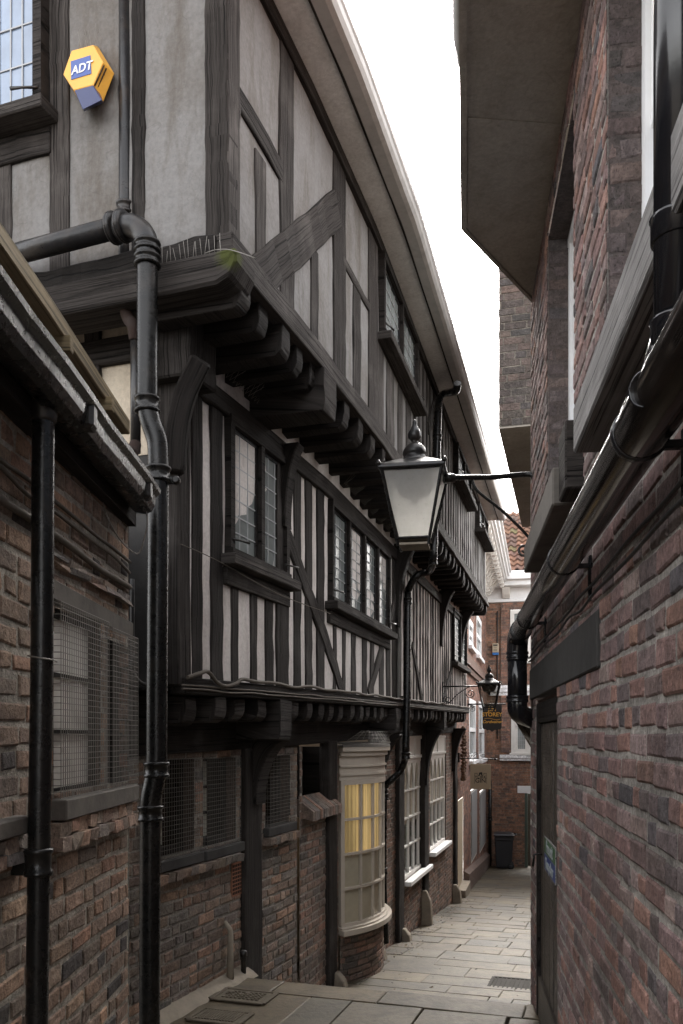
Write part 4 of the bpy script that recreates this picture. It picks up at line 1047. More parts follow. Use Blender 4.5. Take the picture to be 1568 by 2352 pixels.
m.hexa([(p1.x,p1.y,z-.015),(p1.x+nn_.x,p1.y+nn_.y,z-.015),(p1.x+nn_.x,p1.y+nn_.y,z+.24),(p1.x,p1.y,z+.24),(p2.x,p2.y,z-.015),(p2.x+nn_.x,p2.y+nn_.y,z-.015),(p2.x+nn_.x,p2.y+nn_.y,z+.24),(p2.x,p2.y,z+.24)])
m.build('fascia', 'soffit_dark', rb)
m = MB(); rsx = []
for t in (-1.5, 0, 1.5, 3.0, 3.95, 4.12):
    sc = 1 if t < 4.05 else .5; x = .146*t-.026; rsx.append([Vector((x-.035*sc*math.cos(math.pi*i/8), t, z+.19-.10*sc*math.sin(math.pi*i/8))) for i in range(9)])
m.rings(rsx, True, True, (1,1,1), True); m.build('gutter', 'gutter', rb)
m = MB(); m.hexa([(-.1,-1.5,z+.18), (3.5,-1.5,z+2.6), (3.5,-1.5,z+2.66), (-.1,-1.5,z+.22), (.80,5.15,z+.18), (4.4,6.1,z+2.6), (4.4,6.1,z+2.66), (.80,5.15,z+.22)], (.15,.08,.06)); m.build('roof', 'pantile', rb)

# ------------------------------------------------------------------ second building on the right: brick storey carried out over the alley
t = 9.0; xA = (1145-CX)/F*t; zD = (H-985)/F*t
dA = Vector((.262, .965)); A0 = Vector((xA, t)); A1 = A0+dA*4.4; rd = Vector((.965,-.262))
jb = thing('overhanging_building', 'brick building with its upper storey carried out over the alley behind the boxed eaves', 'building', (A0.x+2, A0.y, -2.9))
DW = Wall([tuple(A0), tuple(A0+rd*3)], True); DW2 = Wall([tuple(A1), tuple(A0)], True)
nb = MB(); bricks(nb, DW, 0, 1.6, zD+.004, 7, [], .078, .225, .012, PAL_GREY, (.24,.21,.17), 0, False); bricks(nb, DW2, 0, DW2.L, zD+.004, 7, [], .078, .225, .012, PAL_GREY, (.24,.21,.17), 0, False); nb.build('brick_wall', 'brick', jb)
m = MB(); v3 = lambda p, z: Vector((p.x, p.y, z)); m.prism([v3(A0,zD), v3(A1,zD), v3(A1+rd*3,zD), v3(A0+rd*3,zD)], (0,0,.015)); m.build('overhang_soffit', 'soffit_dark', jb)
m = MB(); B2 = A1+rd*1.1; B3 = B2+dA*5; m.prism([v3(B2,-5), v3(B3,-5), v3(B3+rd*1.9,-5), v3(B2+rd*1.9,-5)], (0,0,8.4), (.22,.125,.085)); m.build('sky_blocker', 'brick', jb)  # unseen block added to keep sky reflections out of the facade windows
m = MB(); LW = Wall([(RE.p[1].x, RE.p[1].y), (2.5,7.3), (2.5+.27*21, 28.3)], False)
strip(m, LW, 0, LW.L, -6, 1.3, 0, .5); m.c = [(.20,.115,.08)]*len(m.f); m.build('unseen_light_wall', 'brick', jb)  # unseen wall, its height chosen for the light let into the alley
m = MB(); B0 = A0+rd*1.1; B1 = A1+rd*1.1; m.prism([v3(B0,-5), v3(B1,-5), v3(B1+rd*1.9,-5), v3(B0+rd*1.9,-5)], (0,0,5+zD), (.20,.115,.08)); m.build('lower_storey', 'brick', jb)
m = MB(); m.prism([v3(A0,7), v3(A1,7), v3(A1+rd*3,8.2), v3(A0+rd*3,8.2)], (0,0,.08), (.15,.08,.06)); m.build('roof', 'pantile', jb)

# ------------------------------------------------------------------ brick house farther down on the left
base = BW.at(4, -3.8)
bh = thing('brick_house', 'red brick town house with white windows and a carved white cornice beyond the timber house', 'house', base)
zc0 = (H-1385)/F*27                                   # underside of the white entablature
def bop(pl, pr, yt, yb): a, b = BW.hit(pl), BW.hit(pr); c = (pl+pr)/2; return (a, b, BW.zpx(c, yb), BW.zpx(c, yt))
bwin = [bop(1077,1092,1607,1745), bop(1099,1111.5,1615,1743), bop(1076,1086,1425,1487), bop(1094,1105,1418,1510)]
blow = [bop(1081,1094,1812,1972), bop(1101,1114,1815,1948)]
bdoor = (BW.hit(1051.5), BW.hit(1064), -4.2, BW.zpx(1058,1836))
nb = MB(); bricks(nb, BW, -.2, BW.L, -4.6, zc0, bwin+blow+[bdoor], .075, .22, .012, PAL_RED, (.24,.20,.165), 0, False, .002); slab(nb, BW, BW.L-.02, BW.L+.25, -4.6, zc0, -.3, -.02)
nb.build('brick_wall', 'brick', bh)
for o in bwin:
    w = barred(bh, BW, *o, 1, 2, .01, 'white_bright', .14, .05, 'glass_pale', 'window', .1)
    m = MB(); slab(m, BW, o[0]-.08, o[1]+.08, o[2]-.10, o[2]-.004, -.05, .1, 9); m.build('sill', 'white_bright', w, .008)
for o in blow:
    w = barred(bh, BW, *o, 2, 3, .005, 'white', .09, .02, 'glass_dark', 'window', .1)
    m = MB(); slab(m, BW, o[0]+.05, o[1]-.05, o[2]+.06, o[3]-.06, .012, .02, 9); m.build('window_guard', 'lead', w)
m = MB(); a, b, c, d = bdoor; slab(m, BW, a, b, gxy(*BW.at(a).xy)+.16, d, -.16, -.012, 9); dr = m.build('door', 'curtain_dim' if False else 'sign_cream', bh)
m = MB(); slab(m, BW, a, b, gxy(*BW.at(a).xy)-.1, gxy(*BW.at(a).xy)+.15, -.16, .16, 9); m.build('doorstep', 'stone', bh, .01)
m = MB(); n = 20
for k in range(n):
    a = bdoor[1]+.05+(BW.L-bdoor[1]-.3)*k/n; b = bdoor[1]+.05+(BW.L-bdoor[1]-.3)*(k+1)/n; za, zb_ = gxy(*BW.at(a).xy), gxy(*BW.at(b).xy)
    m.hexa([BW.at(a,za-.2,-.01), BW.at(a,za-.2,.13), BW.at(a,za+.38,.13), BW.at(a,za+.46,-.01), BW.at(b,zb_-.2,-.01), BW.at(b,zb_-.2,.13), BW.at(b,zb_+.38,.13), BW.at(b,zb_+.46,-.01)], (.17,.11,.085))
m.build('plinth', 'brick', bh)
def bandz(px, py): return BW.zpx(px, py)
m = MB()
for z, oo in ((bandz(1100,1570), .07), (bandz(1100,1558), .11), (bandz(1100,1546), .06)): slab(m, BW, 0, BW.L, z, z+.13, -.02, oo, 2)
m.cur = 0; m.c = [(.18,.10,.07)]*len(m.f); m.build('string_course', 'brick', bh)
zt = zc0+.62
m = MB(); slab(m, BW, -.2, BW.L+.2, zc0, zc0+.10, -.05, .05, 3); slab(m, BW, -.2, BW.L+.2, zc0+.10, zc0+.62, -.05, .02, 3)
slab(m, BW, -.2, BW.L-.46, zt-.06, zt, .0, .62, 3); slab(m, BW, -.2, BW.L-.61, zt, zt+.10, -.05, .68, 3); slab(m, BW, -.2, BW.L-.612, zt+.1, zt+.22, -.05, .74, 3); slab(m, BW, -.2, BW.L-.614, zt+.22, zt+.26, -.05, .80, 3)
m.build('cornice', 'white_bright', bh, .01)
nk = 15
for k in range(nk):
    q = 1.2+(BW.L-1.6)*k/(nk-1); m = MB(); pr = []
    for i in range(15):
        t = i/14; pr.append((.06+.50*t+.03*math.sin(t*9), zt-.07-.16*(1-t)**.5*(1.2-t)*1.6-.05*math.sin(t*6.3)))
    out = [(.02, zt-.065)]+[(.02, zt-.5)]+pr+[(.57, zt-.065)]
    d = .085
    m.rings([[BW.at(q-d, z, o) for o, z in out], [BW.at(q+d, z, o) for o, z in out]])
    m.tube([BW.at(q-d*1.2, zt-.14, .50), BW.at(q+d*1.2, zt-.14, .50)], .085, 10); m.tube([BW.at(q-d*1.3, zt-.14, .50), BW.at(q+d*1.3, zt-.14, .50)], .035, 8)
    m.tube([BW.at(q-d*1.2, zt-.40, .10), BW.at(q+d*1.2, zt-.40, .10)], .06, 8)
    m.build('cornice_bracket', 'white', bh, .006)
m = MB(); m.hexa([BW.at(-.2,zt+.2,.7), BW.at(-.2,zt+4,-4), BW.at(-.2,zt+4.1,-4), BW.at(-.2,zt+.27,.7), BW.at(BW.L-.1,zt+.2,.7), BW.at(BW.L-.1,zt+4,-4), BW.at(BW.L-.1,zt+4.1,-4), BW.at(BW.L-.1,zt+.27,.7)], (.2,.1,.07)); m.build('roof', 'pantile', bh)

# ------------------------------------------------------------------ house across the end of the alley
eh = thing('end_house', 'orange red brick house with a pantile roof closing the far end of the alley', 'house', CW.at(2,-4.2))
def cop(pl, pr, yt, yb): a, b = CW.hit(pl), CW.hit(pr); return (a, b, CW.zpx(pl, yb), CW.zpx(pl, yt))
cw1 = cop(1174,1221,1624,1729); cw2 = cop(1172,1221,1402,1520); cd = cop(1205,1232,1822,1985); cd = (cd[0], cd[1], -4.5, cd[3])
nb = MB(); bricks(nb, CW, -.5, 4, -4.6, zc0, [cw1, cw2, cd], .075, .22, .012, [((.31,.14,.072),5), ((.37,.16,.078),3), ((.24,.125,.08),3), ((.18,.11,.08),1.5)], (.25,.20,.15), 0, False, .002)
nb.build('brick_wall', 'brick', eh)
nb = MB(); a = CW.hit(1150)
bricks(nb, CW, a, 4, CW.zpx(1150,1728), zc0-.02, [(cw1[0]-.02,cw1[1],cw1[2],cw1[3]), (cw2[0]-.02,cw2[1],cw2[2],cw2[3])], .075, .22, .012, PAL_RED, (.25,.20,.15), .07, False, .002)
m = nb
for y, oo in ((1578,.10), (1586,.15), (1594,.08), (1737,.13), (1743,.10)): z = CW.zpx(1150,y); slab(m, CW, CW.hit(1125) if y < 1700 else a-.03, 4, z-.05, z+.05, -.02, oo, 9)
nb.build('pilaster', 'brick', eh)
for o in (cw1, cw2):
    a, b, c, d = o
    w = barred(eh, CW, a, b, c, d, 1, 1, .085, 'white', .12, .02, None, 'window', .12)
    mid = c+(d-c)*.64; m = MB(); slab(m, CW, a+.121, b-.121, mid-.09, mid+.09, -.03, .10, 9); slab(m, CW, a+.121, a+.2, c+.12, mid-.09, -.02, .06, 9); slab(m, CW, b-.2, b-.121, c+.12, mid-.09, -.02, .06, 9); m.build('casement', 'white', w, .006)
    m = MB(); slab(m, CW, a+.12, b-.12, c+.12, d-.12, 0, .01, 9); m.build('pane', 'glass_pale', w)
    m = MB()
    for i in range(1, 4): x = a+.2+(b-a-.4)*i/4; slab(m, CW, x-.006, x+.006, c+.12, d-.12, .012, .02, 9)
    for i in range(1, 9): z = c+.12+(d-c-.24)*i/9; slab(m, CW, a+.2, b-.2, z-.006, z+.006, .012, .0205, 9)
    m.build('leading', 'lead', w); m = MB(); slab(m, CW, a-.05, b+.05, c-.07, c-.003, -.02, .14, 9); m.build('sill', 'white', w, .006)
a, b, c, d = cd
m = MB(); slab(m, CW, a, a+.09, -4.3, d, -.1, .02, 9); slab(m, CW, a+.0, b, d-.03, d, -.1, .01, 9); dd_ = m.build('door', 'green_frame', eh)
m = MB(); slab(m, CW, a+.2, b, -4.3, d-.03, -.45, -.40, 9); m.build('door_leaf', 'green_door', dd_)
m = MB(); slab(m, CW, a+.02, b, -4.3, d-.03, -.62, -.60, 9); m.build('door_recess', 'room', dd_)
m = MB(); slab(m, CW, CW.hit(1188), CW.hit(1235), CW.zpx(1190,1822)+.006, CW.zpx(1190,1805), -.02, .02, 9); m.build('lintel', 'white_bright', eh, .006)
m = MB(); slab(m, CW, -.1, 4, zc0, zc0+.10, -.05, .06, 9); slab(m, CW, -.1, 4, zc0+.10, zc0+.45, -.05, .03, 9); slab(m, CW, -.1, 4, zc0+.45, zc0+.62, -.05, .45, 9); slab(m, CW, -.1, 4, zc0+.62, zc0+.88, -.05, .60, 9); slab(m, CW, -.6, 4, zc0-.02, zc0+.9, -.4, -.06, 9); m.build('cornice', 'white_bright', eh, .012)
q = CW.hit(1163); m = MB(); out = [(.03,zc0+.44),(.03,zc0+.12),(.08,zc0+.10),(.20,zc0+.22),(.30,zc0+.36),(.34,zc0+.44)]
m.rings([[CW.at(q-.12,z,o) for o,z in out], [CW.at(q+.12,z,o) for o,z in out]]); m.build('cornice_bracket', 'white', eh, .01)
# pantile roof in rolling rows
m = MB(); zr = zc0+.90; rowh = .26; nrow = 13; s0, s1 = .45, 4.2; prof = 12
for r in range(nrow):
    o0 = .55-r*rowh*.74; o1_ = .55-(r+1)*rowh*.74-.05; za = zr+r*rowh*.72; zb_ = zr+(r+1)*rowh*.72+.035
    q = s0
    while q < s1:
        col = pick([((.20,.11,.075),4), ((.17,.10,.075),3), ((.23,.125,.08),2), ((.14,.095,.075),1.5), ((.17,.14,.075),.8)]); wd = .235; k = len(m.v); jz = R.uniform(-.006,.006)
        for i in range(prof+1):
            f = i/prof; hgt = .035*math.sin(2*math.pi*f)+jz
            m.v.append(CW.at(q+wd*f, za+.04+hgt, o0)); m.v.append(CW.at(q+wd*f, zb_+hgt-.02, o1_)); m.v.append(CW.at(q+wd*f, za+.012+hgt, o0))
        for i in range(prof):
            m.face((k+3*i, k+3*i+3, k+3*i+4, k+3*i+1), None, col, True); m.face((k+3*i+2, k+3*i+5, k+3*i+3, k+3*i), None, tuple(x*.8 for x in col))
        q += wd
m.build('pantile_roof', 'pantile', eh)
m = MB(); m.quad(CW.at(.0,zr-.05,.5), CW.at(4.4,zr-.05,.5), CW.at(4.4,zr+nrow*rowh*.72-.05,.5-nrow*rowh*.74), CW.at(.0,zr+nrow*rowh*.72-.05,.5-nrow*rowh*.74)); m.build('roof_base', 'timber_dark', eh)

# ------------------------------------------------------------------ pipes
def collar(m, c, ax, r, w=.07, lip=.012):
    m.lathe(Vector(c)-Vector(ax).normalized()*w/2, [(r+.001,0),(r+lip,.002),(r+lip*1.2,.010),(r+lip,.018),(r+lip*.55,.022),(r+lip*.55,w-.022),(r+lip,w-.018),(r+lip*1.2,w-.010),(r+lip,w-.002),(r+.001,w)], 18, ax)
def pipe(root, name, path, r, mat, smooth_n=6, n=16):
    m = MB(); m.tube(ipath(path, smooth_n) if smooth_n else path, r, n); return m.build(name, mat, root)
def clip(root, at, wallpt, r, mat='iron'):
    at = Vector(at); wp = Vector(wallpt); m = MB(); m.tube([at, wp], .012, 6); m.lathe(wp-(wp-at).normalized()*.012, [(.028,0),(.03,.006),(.028,.014)], 8, wp-at); return m.build('pipe_bracket', mat, root)
# big soil stack on the corner of the timber house
T = 4.55
dp = thing('soil_pipe', 'thick black cast iron soil pipe stepping down the near corner of the timber house', 'drainpipe', P(343,2352,T)-Vector((0,0,.33)))
pipe(dp, 'pipe', [P(338,575,T), P(338,700,T), P(338,880,T), P(338,925,T), P(345,965,T), P(360,1010,T), P(363,1050,T), P(363,1100,T), P(362,1300,T), P(360,1600,T), P(359,1755,T), P(354,1795,T), P(346,1835,T), P(345,1880,T), P(344,2100,T), P(343,2500,T)], .056, 'iron')
e0 = P(280,520,T+.06)
pipe(dp, 'elbow', [e0+Vector((-.02,.01,-.005)), P(300,520,T+.03), P(322,530,T+.01), P(335,552,T), P(338,590,T)], .062, 'iron_old')
m = MB(); a = P(262,524,T+.09); b = P(-70,612,T+.52); m.tube([a, b], .056, 16); m.build('branch_pipe', 'iron_old', dp)
for (px, py, ax, rr) in ((338,568,(0,0,1),.058),(338,600,(0,0,1),.058),(338,930,(0,0,1),.056),(363,1090,(0,0,1),.056),(359,1768,(0,0,1),.056),(345,1868,(0,0,1),.056)):
    m = MB(); collar(m, P(px,py,T), ax, rr, .085 if py > 700 else .06); m.build('collar', 'iron', dp)
for px, py in ((262,524),(283,519)):
    m = MB(); collar(m, P(px,py,T+.09-(px-262)*.002), a-b, .06, .035, .02); m.build('collar', 'iron_old', dp)
m = MB(); m.box(P(393,1103,T+.02), (.035,0,0), (0,.012,0), (0,0,.022)); m.lathe(P(404,1103,T+.0), [(.02,-.02),(.024,-.01),(.024,.02),(.02,.03)], 10, (0,1,0)); m.build('pipe_lug', 'iron', dp, .006)
clip(dp, P(345,1880,T), P(345,1880,T+.35), .05); clip(dp, P(362,1400,T), P(362,1400,T+.4), .05)
# rainwater pipe on the end wall above it
rp = thing('rainwater_pipe', 'upright black rainwater pipe on the end wall beside the yellow alarm box', 'drainpipe', P(287,500,4.86))
m = MB(); t = 4.87; m.tube([P(287,-260,t), P(287,470,t), P(286,700,t)], .036, 14); m.build('pipe', 'iron_old', rp)
m = MB(); m.tube([P(274,-260,t+.02), P(274,470,t+.02)], .011, 8); m.build('conduit', 'iron_worn', rp)
m = MB(); collar(m, P(287,480,t), (0,0,1), .037, .07); m.build('collar', 'iron_old', rp)
pipe(rp, 'rusty_bend', [P(287,690,t), P(288,712,t), P(296,735,t), P(305,748,t-.02), P(310,780,t)], .035, 'rust')
m = MB(); collar(m, P(287,688,t), (0,0,1), .036, .06); m.build('collar', 'iron_worn', rp)
m = MB(); m.tube([P(311,770,t), P(311,1040,t)], .03, 12); m.build('lower_pipe', 'iron_worn', rp)
m = MB(); m.tube([P(311,1020,t-.02), P(305,1035,t-.05), P(300,1045,t-.12)], [.034,.036,.038], 12); m.build('waste_outlet', 'rust', rp)
# pipe of the outbuilding gutter
op_ = thing('gutter_downpipe', 'black iron downpipe under the outbuilding gutter at the left edge', 'drainpipe', (-.98,2.85,-1.9))
tt = 2.86
pipe(op_, 'pipe', [P(100,905,tt), P(98,1100,tt), P(96,1500,tt), P(90,1900,tt), P(84,2400,tt), P(83,2980,tt)], .037, 'iron', 3)
m = MB(); m.lathe(P(100,930,tt), [(.037,-.06),(.043,-.05),(.046,0),(.044,.02),(.047,.03),(.047,.05),(.06,.075),(.062,.10)], 16); m.build('hopper_socket', 'iron_worn', op_)
m = MB(); collar(m, P(88,2000-20,tt), (0,0,1), .037, .095, .010); m.box(P(52,1985,tt+.02), (.05,0,0), (0,.02,0), (0,0,.035)); m.build('collar', 'iron', op_)
m = MB(); m.tube(ipath([P(64,1506,tt-.01), P(90,1511,tt-.045), P(118,1515,tt-.02), P(130,1520,tt+.05)], 4), .003, 6); m.build('tie_wire', 'wire', op_)
# gutter pipe on the facade
fp = thing('facade_downpipe', 'thin black downpipe with swan necks on the long facade between two shop windows', 'drainpipe', P(887,2172,11.0))
def fpt(px, py, w, o): q = w.hit(px, o); p = w.at(q, 0, o); return P(px, py, p.y)
pts = [fpt(1050,880,F2,.40), fpt(1046,898,F2,.36), fpt(1018,905,F2,.12), fpt(1008,925,F2,.10), fpt(1004,1000,F2,.1), fpt(1002,1090,F2,.1), fpt(996,1240,F2,.1), fpt(994,1290,F2,.08), fpt(985,1312,F2,-.05), fpt(958,1322,F1,.25), fpt(940,1350,F1,.14), fpt(936,1380,F1,.1), fpt(934,1600,F1,.11), fpt(932,1730,F1,.11)]
q2 = [fpt(930,1745,G,.36), fpt(918,1772,G,.28), fpt(900,1790,G,.2), fpt(886,1805,G,.12), fpt(882,1830,G,.1), fpt(880,2000,G,.1), fpt(886,2165,G,.1)]
pipe(fp, 'pipe', pts, .045, 'iron', 5, 12); pipe(fp, 'lower_pipe', [pts[-1]]+q2, .042, 'iron', 5, 12)
for p in (pts[4]-Vector((0,0,.03)), pts[7], pts[11], pts[-1]-Vector((0,0,.03)), q2[4], q2[5]+Vector((0,0,.0))):
    m = MB(); collar(m, p, (0,0,1), .046, .08, .010); m.build('collar', 'iron', fp)
clip(fp, q2[5], G.at(G.hit(880,.1), q2[5].z, 0), .04); clip(fp, pts[12], F1.at(F1.hit(934,.1), pts[12].z, 0), .04)
# grey swept pipe from the roof on the right
def rwp(t, z, o): p = RW.at(rs(t), z, o); return p
gp = thing('waste_pipe', 'large glossy grey brown waste pipe running along the right wall and turning down', 'drainpipe', rwp(5.8,-.3,.1))
m = MB(); m.tube([rwp(.9,.705,.10), rwp(1.9,.70,.105), rwp(3.6,.70,.105), rwp(5.78,.70,.105)], .063, 24); m.build('pipe', 'pipe_gloss', gp)
for t in (1.95, 3.35, 5.05):
    m = MB(); c = rwp(t,.70,.105); d = RW.dirn(rs(t)); n_ = RW.nor(rs(t))
    m.lathe(c-d*.014, [(.0635,0),(.067,.003),(.067,.025),(.0635,.028)], 20, d); m.build('pipe_clip', 'plastic', gp)
    m = MB(); m.box(c-n_*.09-Vector((0,0,.03)), d*.012, n_*.05, Vector((0,0,.01))); m.box(c-n_*.10-Vector((0,0,.08)), d*.02, n_*.006, Vector((0,0,.09))); m.build('wall_bracket', 'plastic', gp, .003)
c1 = rwp(5.80,.70,.105)
pipe(gp, 'elbow', [rwp(5.6,.70,.105), rwp(5.77,.698,.105), rwp(5.86,.67,.108), rwp(5.88,.60,.11), rwp(5.88,.52,.11)], .072, 'plastic', 6, 20)
m = MB(); m.tube([rwp(5.88,.60,.11), rwp(5.88,.20,.11)], .067, 20); m.build('drop_pipe', 'plastic', gp)
for z in (.56, .255):
    m = MB(); collar(m, rwp(5.88,z,.11), (0,0,1), .068, .05, .008); m.build('collar', 'plastic', gp)
pipe(gp, 'lower_elbow', [rwp(5.88,.26,.11), rwp(5.88,.20,.11), rwp(5.90,.165,.10), rwp(5.96,.14,.06), rwp(6.03,.12,.0)], .068, 'plastic', 6, 18)
m = MB(); m.tube([rwp(6.0,.15,.10), rwp(6.35,-.06,-.05)], .04, 14); m.build('tail_pipe', 'pipe_gloss', gp)
# upright plastic pipe with open stub
up = thing('plastic_downpipe', 'shiny black plastic downpipe with an open branch at the right edge', 'drainpipe', rwp(1.76,.8,.09))
c = P(1556,850,1.74); r = .047
m = MB(); m.tube([Vector((c.x,c.y,z)) for z in (2.6, .72)], r, 24); m.build('pipe', 'plastic', up)
for py, w_, lp in ((500,.05,.006),(735,.05,.006),(805,.05,.008)):
    m = MB(); z = (H-py)/F*1.74; m.lathe((c.x,c.y,z-w_), [(r,0),(r+lp,.002),(r+lp,w_-.004),(r+lp*1.5,w_),(r,w_+.004)], 24); m.build('collar', 'plastic', up)
m = MB(); b0 = P(1545,905,1.78); b1 = P(1482,892,1.70)
ax = (b1-b0).normalized(); L = (b1-b0).length
m.lathe(b0, [(.036,0),(.036,L-.004),(.037,L),(.033,L),(.033,L*.3),(.001,L*.3)], 20, ax); m.build('open_branch', 'plastic', up)
m = MB(); d = RW.dirn(rs(1.8)); cc = rwp(1.80,.71,.10); m.lathe(cc-d*.20, [(.056,0),(.064,.004),(.064,.05),(.059,.06),(.060,.22),(.066,.225),(.066,.27),(.058,.275)], 24, d); m.tube([cc, Vector((c.x,c.y,.83))], .050, 20); m.build('junction', 'plastic', up)

# ------------------------------------------------------------------ lanterns
def lantern(name, label, cen, rot, sc, group, glass, dirty=True):
    """cen: centre of the top rim"""
    L = thing(name, label, 'wall lamp', cen, group); cen = Vector(cen); cr, sr = math.cos(rot), math.sin(rot)
    def p(x, y, z): return cen+Vector((x*cr-y*sr, x*sr+y*cr, z))*sc
    def sq(h, z): return [p(-h,-h,z), p(h,-h,z), p(h,h,z), p(-h,h,z)]
    a, b, dz = .205, .105, -.46
    fr = MB()
    for k in range(4):
        A, B = sq(a,0)[k], sq(b,dz)[k]; A2, B2 = sq(a,0)[(k+1)%4], sq(b,dz)[(k+1)%4]
        fr.tube([A, B-Vector((0,0,.05*sc))], [.013*sc,.011*sc], 6, smooth=False)
        fr.tube([A, A2], .014*sc, 6, smooth=False); fr.tube([B, B2], .011*sc, 6, smooth=False)
    fr.build('frame', 'iron', L)
    g = MB()
    for k in range(4):
        A, A2, B, B2 = sq(a-.006,-.012)[k], sq(a-.006,-.012)[(k+1)%4], sq(b-.006,dz+.008)[k], sq(b-.006,dz+.008)[(k+1)%4]
        g = MB(); g.quad(A, A2, B2, B); g.build('glass_pane', glass, L)
    m = MB(); m.rings([sq(b*.96,dz-.045), sq(b*.96,dz-.03)]); m.rings([sq(b*.90,dz-.012), sq(b*.98,dz-.006)]); m.build('base_tray', 'stone' if dirty else 'iron', L)
    rf = MB(); rf.rings([sq(.225,-.005), sq(.232,.012), sq(.222,.03), sq(.16,.065), sq(.105,.095)], True, True, (1,1,1), False); rf.build('roof', 'iron_old', L, .006*sc)
    cp = MB(); cp.lathe(cen, [(x*sc, z*sc) for x, z in ((.12,.085),(.118,.10),(.092,.115),(.080,.13),(.078,.145),(.086,.15),(.082,.175),(.066,.205),(.045,.222),(.026,.232),(.022,.245),(.03,.25),(.045,.265),(.048,.285),(.046,.305),(.034,.325),(.02,.35),(.014,.372),(.016,.378),(.008,.395),(.001,.40))], 18); cp.build('finial', 'iron_old', L)
    for k in range(4): m = MB(); c_ = sq(.225,.02)[k]; m.lathe(c_, [(.012*sc,0),(.02*sc,.012*sc),(.012*sc,.03*sc),(.002*sc,.036*sc)], 8); m.build('corner_bud', 'iron_old', L)
    m = MB(); m.lathe(p(0,0,-.01), [(.15*sc,0),(.14*sc,-.05*sc),(.11*sc,-.12*sc),(.105*sc,-.13*sc),(.03*sc,-.12*sc),(.025*sc,-.19*sc),(.001,-.20*sc)][::-1], 14, (0,0,1)); m.build('lamp_holder', 'iron_old', L)
    return L, p
def spiral(c, u, v, r, turns, n=36, a0=0):
    c = Vector(c); u = Vector(u).normalized(); v = Vector(v).normalized()
    return [c+(u*math.cos(a0+2*math.pi*turns*k/n)+v*math.sin(a0+2*math.pi*turns*k/n))*r*(1-.8*k/n) for k in range(n+1)]
T1 = 6.0
c1 = P(952,1093,T1)
L1_, p1_ = lantern('street_lantern', 'large black lantern with frosted glass hanging in the alley from the right wall', c1, math.radians(-11), 1.0, 'wall lanterns on scrolled brackets', 'frost')
m = MB(); wl = rwp(5.92, c1.z+.0, .04)
m.tube(ipath([c1+Vector((.20,-.04,-.03)), c1+Vector((.30,-.03,-.02)), P(1130,1096,T1), P(1200,1090,6.0), P(1222,1092,5.98), P(1231,1110,5.96), P(1231,1180,5.96)], 5), .019, 10); m.build('arm', 'iron', L1_)
m = MB(); m.tube([c1+Vector((.20,-.04,-.03)), c1+Vector((.28,-.035,-.025))], [.034,.03], 10); m.build('arm_socket', 'iron', L1_)
m = MB(); m.tube(ipath([P(1083,1100,T1), P(1092,1122,T1), P(1112,1141,T1), P(1147,1168,T1), P(1190,1208,T1), P(1222,1243,T1)], 5), .011, 8); m.build('stay', 'iron', L1_)
m = MB(); m.tube(spiral(P(1203,1263,T1-.02), (1,-.1,.3), (.3,-.1,-1), .052, 1.6, 40, -.6), .009, 8); m.build('scroll', 'iron_worn', L1_)
m = MB(); m.box(P(1228,1170,6.0), (.012,.0,0), (0,.02,0), (0,0,.26)); m.build('wall_plate', 'iron', L1_, .004)
q = F1.hit(1017, .03); b0 = F1.at(q, 0, .03); b0.z = (H-1577)/F*b0.y; n_ = F1.nor(q); c2 = b0+n_*.72; d_ = F1.dirn(q)
lx = ((1123-CX)/F); ll = (lx*b0.y-b0.x)/(n_.x-lx*n_.y); c2 = b0+n_*ll
L2_, p2_ = lantern('street_lantern', 'smaller black lantern with clear dusty glass, fixed to the timber house beyond the large lantern', c2+Vector((0,0,.02)), math.radians(-14), ll/.72*.78, 'wall lanterns on scrolled brackets', 'lampglass', False)
m = MB(); m.tube([b0, c2-n_*.14*ll/.72], .012, 8); m.build('arm', 'iron', L2_)
e1 = b0-Vector((0,0,.23)); m = MB(); m.tube(ipath([e1+n_*.02, b0+n_*.14*ll-Vector((0,0,.26)), b0+n_*.3*ll-Vector((0,0,.14)), b0+n_*.52*ll-Vector((0,0,.03)), b0+n_*.62*ll], 5), .008, 6); m.build('stay', 'iron', L2_)
for kk, (aa, zz) in enumerate(((.10,-.22),(.60,-.12))): m = MB(); m.tube(spiral(b0+n_*aa*ll+Vector((0,0,zz)), n_, (0,0,1), .075, 1.7, 36, 2.+kk), .007, 6); m.build('scroll', 'iron', L2_)
m = MB(); m.box(b0-Vector((0,0,.12)), d_*.02, n_*.008, (0,0,.2)); m.build('wall_plate', 'iron', L2_)

# ------------------------------------------------------------------ alarm boxes
q, z = E2.sz(204, 172, .05); cen = E2.at(q, z, .0)
def hp(px, py, o): q_, z_ = E2.sz(px, py, o); return E2.at(q_, z_, o)
ex = -E2.dirn(q); ex = Vector((ex.x, ex.y, 0)); en = E2.nor(q); ez_ = Vector((0,0,1))
al = thing('alarm_box', 'yellow hexagonal burglar alarm box with a blue lens on the plaster beside the window', 'alarm box', cen)
fr_ = [(145,171),(164,117),(214,103),(236,142),(213,195),(169,207)]; bk = [(150,178),(168,118),(224,106),(262,169),(236,236),(190,244)]
m = MB(); m.rings([[hp(x,y,.01) for x,y in bk], [hp(x,y,.05) for x,y in bk], [hp(x,y,.125) for x,y in fr_]]); m.build('housing', 'yellow', al, .003)
m = MB(); m.rings([[hp(x,y,.03) for x,y in ((186,214),(228,206),(238,236),(192,257))], [hp(x,y,.128) for x,y in ((170,207.5),(213,195.5),(234,230),(190,252))]]); m.build('lens', 'blue', al, .003)
m = MB(); m.prism([hp(x,y,.124) for x,y in ((164,184),(210,170),(208,128),(163,142))], en*.004); m.build('badge', 'blue_badge', al)
